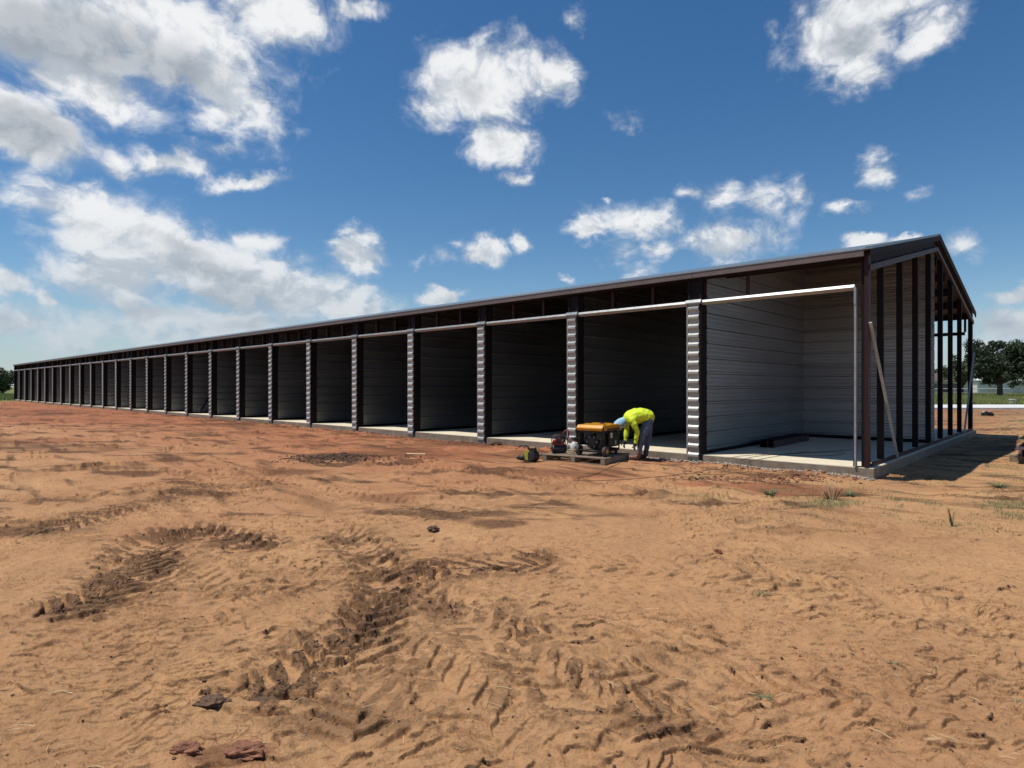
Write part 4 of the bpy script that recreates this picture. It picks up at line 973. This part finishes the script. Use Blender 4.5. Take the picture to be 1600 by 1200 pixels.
def tree(name, loc, hgt, rad, trunk_h, label, seed, mt=None, clumps=170, per_c=80, size=.13, group=None, lean=0):
    r = random.Random(seed); t = empty(name, loc); tag(t, label, 'tree', group)
    m = MB(); top = Vector((lean, 0, hgt * .72)); fork = Vector((lean * .3, 0, trunk_h))
    m.tube([(0, 0, -.2), (.02, 0, trunk_h * .5), fork, fork.lerp(top, .5), top], [rad * .085, rad * .066, rad * .06, rad * .035, .03], 9)
    cs = []; rs = []
    nl_ = 9
    for i in range(nl_):
        a = 2 * math.pi * i / nl_ + r.uniform(-.3, .3); e = r.uniform(.25, .95); rr_ = rad * r.uniform(.55, .85)
        tip = fork + Vector((math.cos(a) * rr_, math.sin(a) * rr_, (hgt - trunk_h) * e * .75))
        mid = fork.lerp(tip, .45) + Vector((0, 0, .12 * rad))
        m.tube([fork + Vector((0, 0, -.1)), mid, tip], [rad * .042, rad * .026, .02], 7)
    m.build('trunk', M_bark, t, smooth=True)
    lobes = [(r.uniform(-.55, .55) * rad, r.uniform(-.55, .55) * rad, r.uniform(.25, .95), r.uniform(.38, .6) * rad) for _ in range(11)]
    zc = trunk_h * .75; H = hgt - zc
    n = 0
    while n < clumps:
        lo = r.choice(lobes); v = Vector((r.gauss(0, 1), r.gauss(0, 1), r.gauss(0, 1))).normalized() * lo[3] * r.uniform(.6, 1.0)
        zz_ = zc + H * (.12 + .66 * lo[2]) + v.z * .75
        if zz_ > hgt or zz_ < zc * .9: continue
        cs.append((lo[0] + v.x + lean, lo[1] + v.y, zz_)); rs.append(rad * r.uniform(.09, .19)); n += 1
    link('crown', leaf_cards(cs, rs, per_c, size, seed), mt or M_leaf, t)
    return t
def far(px, Y): return Vector(((px - PX0) / F_PX * Y, Y, 0))
tree('shade_tree', far(1562, 78), 7.3, 4.6, 1.9, 'broad dark green shade tree with forked trunk behind the pipe fence', 3, clumps=260, per_c=110)
tree('shade_tree', far(1612, 84), 7.2, 3.6, 1.9, 'dark green tree cut by the right picture edge', 5, clumps=160)
tree('shade_tree', far(1503, 95), 6.2, 3.4, 1.5, 'dark tree partly hidden behind the far gable columns', 8, M_leaf2, clumps=150)
tree('shade_tree', far(4, 125), 5.4, 4.4, .8, 'dense green tree at the far left picture edge beyond the building', 12, M_leaf2, clumps=170, size=.16)
def grass_blades(regions, seed):
    r = np.random.default_rng(seed); V = []; Fc = []; k = 0
    for (n, fn, h0, h1, wd) in regions:
        x, y = fn(r, n); keep = np.ones(len(x), bool); z = ground_fields(x, y)[0] - .01
        h = h0 + (h1 - h0) * r.random(n); a = r.random(n) * 6.28; ln = h * .45 * r.random(n); b = r.random(n) * 6.28
        w = wd * (.6 + .8 * r.random(n))
        p0 = np.stack([x - w * np.cos(a), y - w * np.sin(a), z], 1); p1 = np.stack([x + w * np.cos(a), y + w * np.sin(a), z], 1)
        p2 = np.stack([x + ln * np.cos(b), y + ln * np.sin(b), z + h], 1)
        V.append(np.stack([p0, p1, p2], 1).reshape(-1, 3))
    V = np.concatenate(V); me = bpy.data.meshes.new('grass'); me.from_pydata(V.tolist(), [], np.arange(len(V)).reshape(-1, 3).tolist()); return me
M_grass = mat('meadow_grass', (.29, .30, .09), (.13, .165, .045), .7, .0, .35)
M_dry = mat('sparse_green_grass', (.17, .19, .06), (.09, .115, .035), .8, .0, 1.5)
def wedge(px0, px1, Y0, Y1):
    def f(r, n):
        Y = Y0 + (Y1 - Y0) * r.random(n); px = px0 + (px1 - px0) * r.random(n); return (px - PX0) / F_PX * Y, Y
    return f
tag(link('meadow_grass', grass_blades([(26000, wedge(1430, 1680, 48.6, 84), .25, .60, .03), (7000, wedge(1430, 1680, 84, 105), .3, .6, .04), (5000, wedge(-90, 60, 66, 118), .2, .5, .04)], 4), M_grass), 'green and yellow meadow grass beyond the drive', None, None, 'stuff')
def thin_grass(r, n):
    X = []; Y = []
    while sum(map(len, X)) < n:
        px = r.uniform(1080, 1720, 6000); py = 625 + 215 * r.random(6000) ** .8
        y = F_PX * CAM_Z / (py - PY0); x = (px - PX0) / F_PX * y
        H, mo, rd, gr, li = ground_fields(x, y); lx = (x - BX) * (-DT[0]) + (y - BY) * (-DT[1]); ly = (x - BX) * DS[0] + (y - BY) * DS[1]
        k = (r.random(6000) < li * 1.2) & (y < 40) & ~((lx < .2) & (ly > -.1)); X.append(x[k]); Y.append(y[k])
    return np.concatenate(X)[:n], np.concatenate(Y)[:n]
tag(link('sparse_grass', grass_blades([(7000, thin_grass, .015, .06, .003)], 6), M_dry), 'thin low grass scattered over the dirt at right', None, None, 'stuff')

def weed(px, py, h, n, spread, label, seed, mt=None):
    r = random.Random(seed); c = gp(px, py); c.z = ground_h(c.x, c.y) - .005; m = MB()
    for i in range(n):
        a = r.uniform(0, 6.28); l = h * r.uniform(.55, 1.); o = spread * r.uniform(.3, 1.); w = r.uniform(.25, 1.) * min(.007, .0045 + h * .02) * (.5 if h < .03 else 1)
        d = Vector((math.cos(a), math.sin(a), 0)); s = Vector((-d.y, d.x, 0)); b = d * r.uniform(0, .25) * spread
        p = [b, b + d * o * .45 + Vector((0, 0, l * .7)), b + d * o * .85 + Vector((0, 0, l)), b + d * o * 1.15 + Vector((0, 0, l * .8))]
        ww = [w, w * 1.1, w * .7, w * .1]; vs = []
        for q, k in zip(p, ww): vs += [q - s * k, q + s * k]
        m.add(vs, [(0, 1, 3, 2), (2, 3, 5, 4), (4, 5, 7, 6)])
    me = m.mesh('weed'); o = link('weed', me, mt or M_weed, None, c); return tag(o, label, 'weed')
M_weed = mat('weed_green', (.115, .14, .05), (.075, .095, .035), .7, .0, 6.)
M_weedd = mat('dry_stalk', (.30, .20, .10), (.20, .13, .065), .8, .0, 6.)
weed(1203, 773, .09, 90, .22, 'green grassy weed at the near edge of the red puddle patch', 1)
weed(1300, 780, .22, 34, .34, 'dry brown sprawling weed right of the red puddle patch', 2, M_weedd)
weed(1328, 772, .09, 60, .25, 'green and brown weed close to the slab corner', 3)
weed(1488, 822, .20, 9, .05, 'thin upright dark weed standing alone in the dirt at right', 4)
weed(1560, 757, .07, 90, .28, 'green grass tuft near the right edge below the beams', 5)
weed(1090, 750, .07, 40, .22, 'low dark weed flat on the dirt before the last pillar', 6)
weed(1195, 1091, .016, 46, .05, 'small green sprig beside the chevron tyre track', 7)
weed(1395, 1034, .014, 40, .05, 'small green sprig in bare dirt at right foreground', 8)
weed(1190, 935, .016, 44, .08, 'small dark sprig in bare dirt at centre right', 9)
weed(1590, 1092, .025, 34, .05, 'small green sprig at the right picture edge', 10)

# pipe fence, house and utility riser
M_fence = mat('white_fence_paint', (.62, .62, .60), (.50, .50, .48), .6)
fe = empty('pipe_fence', far(1440, 86)); tag(fe, 'white pipe rail fence standing in the meadow grass', 'fence')
for z in (.62, 1.2): MB().tube([(0, 0, z), (34, 2.5, z)], .05, 6).build('rail', M_fence, fe)
for i in range(15): MB().tube([(i * 2.4, i * 2.4 * 2.5 / 34, -.1), (i * 2.4, i * 2.4 * 2.5 / 34, 1.22)], .05, 6).build('post', M_fence, fe)
hs_ = empty('house', far(1448, 132)); tag(hs_, 'distant pale house with brown hip roof behind the gable columns', 'house')
M_hw = mat('pale_house_wall', (.52, .50, .46), (.46, .44, .40), .8); M_hr = mat('brown_shingles', (.13, .10, .085), (.09, .07, .06), .9)
MB().box(-6, 6, -4, 4, -.2, 2.7).build('wall', M_hw, hs_)
m = MB(); m.add([(-6.6, -4.6, 2.6), (6.6, -4.6, 2.6), (6.6, 4.6, 2.6), (-6.6, 4.6, 2.6), (-2.2, 0, 5.2), (2.2, 0, 5.2)], [(0, 1, 5, 4), (1, 2, 5), (2, 3, 4, 5), (3, 0, 4), (3, 2, 1, 0)]); m.build('roof', M_hr, hs_)
for x in (-4, -1.2, 3.2):
    w_ = MB().box(x - .6, x + .6, -4.06, -4.001, .9, 2.1).build('window', mat('window_glass', (.05, .06, .07), (.04, .045, .05), .15), hs_)
    MB().box(x - .7, x + .7, -4.10, -4.062, .8, .9).build('sill', M_fence, w_)
MB().box(.7, 1.7, -4.05, -4.001, -.1, 2.05).build('door', M_hr, hs_)
h2 = empty('barn', far(1585, 150)); tag(h2, 'distant white shed seen under the tree branches', 'shed')
MB().box(-12, 16, -4, 4, -.2, 3.0).build('wall', M_fence, h2)
m = MB(); m.prism([(-4.4, 2.95), (4.4, 2.95), (0, 4.3)], 'x', -12.4, 16.4); m.build('roof', M_road, h2)
for x in (-8, -2, 4, 10): MB().box(x - 1.4, x + 1.4, -4.08, -4.001, 0, 2.5).build('door', M_hw, h2)
rs_ = gp(1588, 633.2); us = empty('utility_riser', (rs_.x, rs_.y + .4, .0)); tag(us, 'pale concrete utility riser standing behind the drive', 'utility riser')
MB().lathe((0, 0, -.05), (0, 0, 1), [(0, .20), (.46, .20)], 18).build('barrel', M_road, us, smooth=False)
MB().lathe((0, 0, .411), (0, 0, 1), [(0, .24), (.06, .25), (.075, .20)], 18).build('lid', M_road, us)
# black bundle on the dirt
bb = gp(1542.5, 651); bl = empty('black_bag', (bb.x, bb.y, 0)); tag(bl, 'black plastic bundle of two lumps lying on the red dirt', 'bag')
M_bag = mat('black_bag_plastic', (.014, .014, .014), (.009, .009, .009), .35)
def lump(c, r, seed, sub=3, amp=.35, fq=4.):
    bm = bmesh.new(); bmesh.ops.create_icosphere(bm, subdivisions=sub, radius=1)
    for v in bm.verts:
        d = 1 + amp * mnoise.noise(v.co * fq * .4 + Vector((seed, seed * 2.1, 0))) + amp * .5 * mnoise.noise(v.co * fq + Vector((seed, 0, seed)))
        v.co = Vector((v.co.x * r[0] * d, v.co.y * r[1] * d, max(v.co.z * r[2] * d, -r[2] * .55))) + Vector(c)
    me = bpy.data.meshes.new('lump'); bm.to_mesh(me); bm.free(); return me
link('sack', lump((-.11, 0, .13), (.17, .15, .15), 1), M_bag, bl); link('sack', lump((.16, -.03, .10), (.13, .13, .12), 5), M_bag, bl)

# ------------------------------------------------------------------ clods, crumbs and straw on the dirt
M_clod = mat('dark_dirt_clod', (.15, .082, .046), (.07, .038, .022), .95, .0, 30., .5, 60.)
M_rclod = mat('red_dirt_clod', (.29, .125, .066), (.15, .062, .034), .95, .0, 22., .6, 45.)
M_gclod = mat('grey_concrete_crumb', (.36, .31, .25), (.24, .19, .14), .95, .0, 20.)
for px, py, r_, lb, mt in ((292, 1180, (.062, .036, .026), 'rough red dirt clod at the bottom left, left of a pair', M_rclod), (384, 1186, (.085, .042, .028), 'rough red dirt clod at the bottom left, right of a pair', M_rclod),
                       (620, 957, (.028, .024, .026), 'small dark clod alone on smooth dirt right of the heavy track', M_clod), (1121, 868, (.035, .03, .028), 'small reddish clod alone on dirt at centre right', M_rclod),
                       (415, 1098, (.065, .04, .022), 'dark clod on the heavy tyre track at lower left', M_clod), (330, 1110, (.07, .045, .022), 'broad dark clod at the lower end of the heavy track', M_clod),
                       (677, 832, (.06, .05, .03), 'small dark clod on dirt right of the track fork', M_clod), (402, 658, (.32, .16, .06), 'dark dirt lump lying before a distant bay', M_rclod),
                       (1115, 719, (.10, .06, .05), 'dark clod at the foot of the nearest ribbed pillar', M_clod), (775, 695, (.16, .09, .06), 'dark clod at the slab edge left of the yellow power tool', M_clod)):
    c = gp(px, py); c.z = ground_h(c.x, c.y); me = lump((0, 0, r_[2] * .45), r_, px, 4, .42, 4.5)
    tag(link('dirt_clod', me, mt, None, c), lb, 'clod')
def scatter(name, spots, mt, label, seed, faces=None):
    """spots: (n, sampler, rmin, rmax); many loose crumbs as one object"""
    r = np.random.default_rng(seed)
    ico = [(0, 0, 1), (.89, 0, .45), (.28, .85, .45), (-.72, .53, .45), (-.72, -.53, .45), (.28, -.85, .45), (.72, .53, -.45), (-.28, .85, -.45), (-.89, 0, -.45), (-.28, -.85, -.45), (.72, -.53, -.45), (0, 0, -1)]
    fc_ = [(0, 1, 2), (0, 2, 3), (0, 3, 4), (0, 4, 5), (0, 5, 1), (1, 6, 2), (2, 7, 3), (3, 8, 4), (4, 9, 5), (5, 10, 1), (6, 7, 2), (7, 8, 3), (8, 9, 4), (9, 10, 5), (10, 6, 1), (11, 7, 6), (11, 8, 7), (11, 9, 8), (11, 10, 9), (11, 6, 10)]
    ico = np.array(ico); fc_ = np.array(fc_); V = []
    for (n, fn, r0, r1) in spots:
        x, y = fn(r, n); n = len(x); z = ground_fields(x, y)[0]
        s = r0 + (r1 - r0) * r.random(n) ** 2.5
        d = 1 + .45 * (r.random((n, 12)) - .5) * 2
        p = ico[None] * d[:, :, None] * s[:, None, None] * (np.array((1, 1, .7)) * (.7 + .6 * r.random((n, 1, 3))))
        a = r.random(n) * 6.28; ca = np.cos(a)[:, None]; sa = np.sin(a)[:, None]
        px = p[:, :, 0] * ca - p[:, :, 1] * sa; py = p[:, :, 0] * sa + p[:, :, 1] * ca
        V.append(np.stack([px + x[:, None], py + y[:, None], p[:, :, 2] + (z + s * .25)[:, None]], 2))
    V = np.concatenate(V); n = len(V); Fs = (fc_[None] + (np.arange(n) * 12)[:, None, None]).reshape(-1, 3)
    me = bpy.data.meshes.new(name); me.from_pydata(V.reshape(-1, 3).tolist(), [], Fs.tolist())
    return tag(link(name, me, mt), label, None, None, 'stuff')
def frame_uniform(r, n, y0=640, y1=1230):
    X = []; Y = []; c = 0
    while c < n:
        px = r.uniform(-40, 1640, 60000); py = r.uniform(y0, y1, 60000); y = F_PX * CAM_Z / (py - PY0); x = (px - PX0) / F_PX * y
        mo = ground_fields(x, y)[1]; lx = (x - BX) * (-DT[0]) + (y - BY) * (-DT[1]); ly = (x - BX) * DS[0] + (y - BY) * DS[1]
        k = (r.random(60000) < .0012 + .9 * np.clip(mo - .5, 0, 1)) & ~((lx < .2) & (ly > -.12)); X.append(x[k]); Y.append(y[k]); c += k.sum()
    return np.concatenate(X)[:n], np.concatenate(Y)[:n]
def slab_foot(x0, x1, w):
    def f(r, n):
        lx = r.uniform(x0, x1, n); ly = -.04 - np.abs(r.normal(0, w, n)); p = np.array((BX, BY))[None] - DT[None] * lx[:, None] + DS[None] * ly[:, None]; return p[:, 0], p[:, 1]
    return f
def blob(px, py, rx, ry):
    def f(r, n):
        c = gp(px, py); return c.x + r.normal(0, rx, n), c.y + r.normal(0, ry, n)
    return f
scatter('dirt_crumbs', [(6000, frame_uniform, .002, .010), (2600, blob(520, 717, .42, .36), .006, .028), (250, blob(600, 722, .6, .3), .006, .025)], M_clod, 'dark crumbs of subsoil scattered along the tracks', 21)
scatter('red_crumbs', [(2600, slab_foot(-40, .0, .30), .004, .034), (900, blob(1180, 748, .8, .22), .004, .03)], M_rclod, 'red dirt crumbs along the slab foot', 22)
scatter('concrete_crumbs', [(1100, slab_foot(-4.5, .15, .12), .008, .04), (500, slab_foot(-20, -4, .1), .008, .035)], M_gclod, 'pale concrete crumbs along the slab foot', 23)
def straw():
    r = np.random.default_rng(31); n = 380; px = r.uniform(-20, 1620, n); py = 780 + 440 * r.random(n); y = F_PX * CAM_Z / (py - PY0); x = (px - PX0) / F_PX * y
    z = ground_fields(x, y)[0] + .003; a = r.random(n) * 6.28; l = .012 + .04 * r.random(n) ** 2; w = .0009; cv = (r.random(n) - .5) * .6; V = []
    for i in range(n):
        d = np.array((math.cos(a[i]), math.sin(a[i]))); s = np.array((-d[1], d[0])); p = np.array((x[i], y[i]))
        for t in (-1, 0, 1):
            q = p + d * l[i] * t + s * cv[i] * l[i] * t * t; V += [(*(q - s * w), z[i] + .003 * (t == 0)), (*(q + s * w), z[i] + .003 * (t == 0) + .0015)]
    Fs = []
    for i in range(n): k = i * 6; Fs += [(k, k + 1, k + 3, k + 2), (k + 2, k + 3, k + 5, k + 4)]
    me = bpy.data.meshes.new('straw'); me.from_pydata(V, [], Fs); return me
tag(link('straw_litter', straw(), mat('dry_straw', (.62, .47, .27), (.38, .26, .14), .8, .0, 3.)), 'dry straw bits strewn over the dirt', None, None, 'stuff')
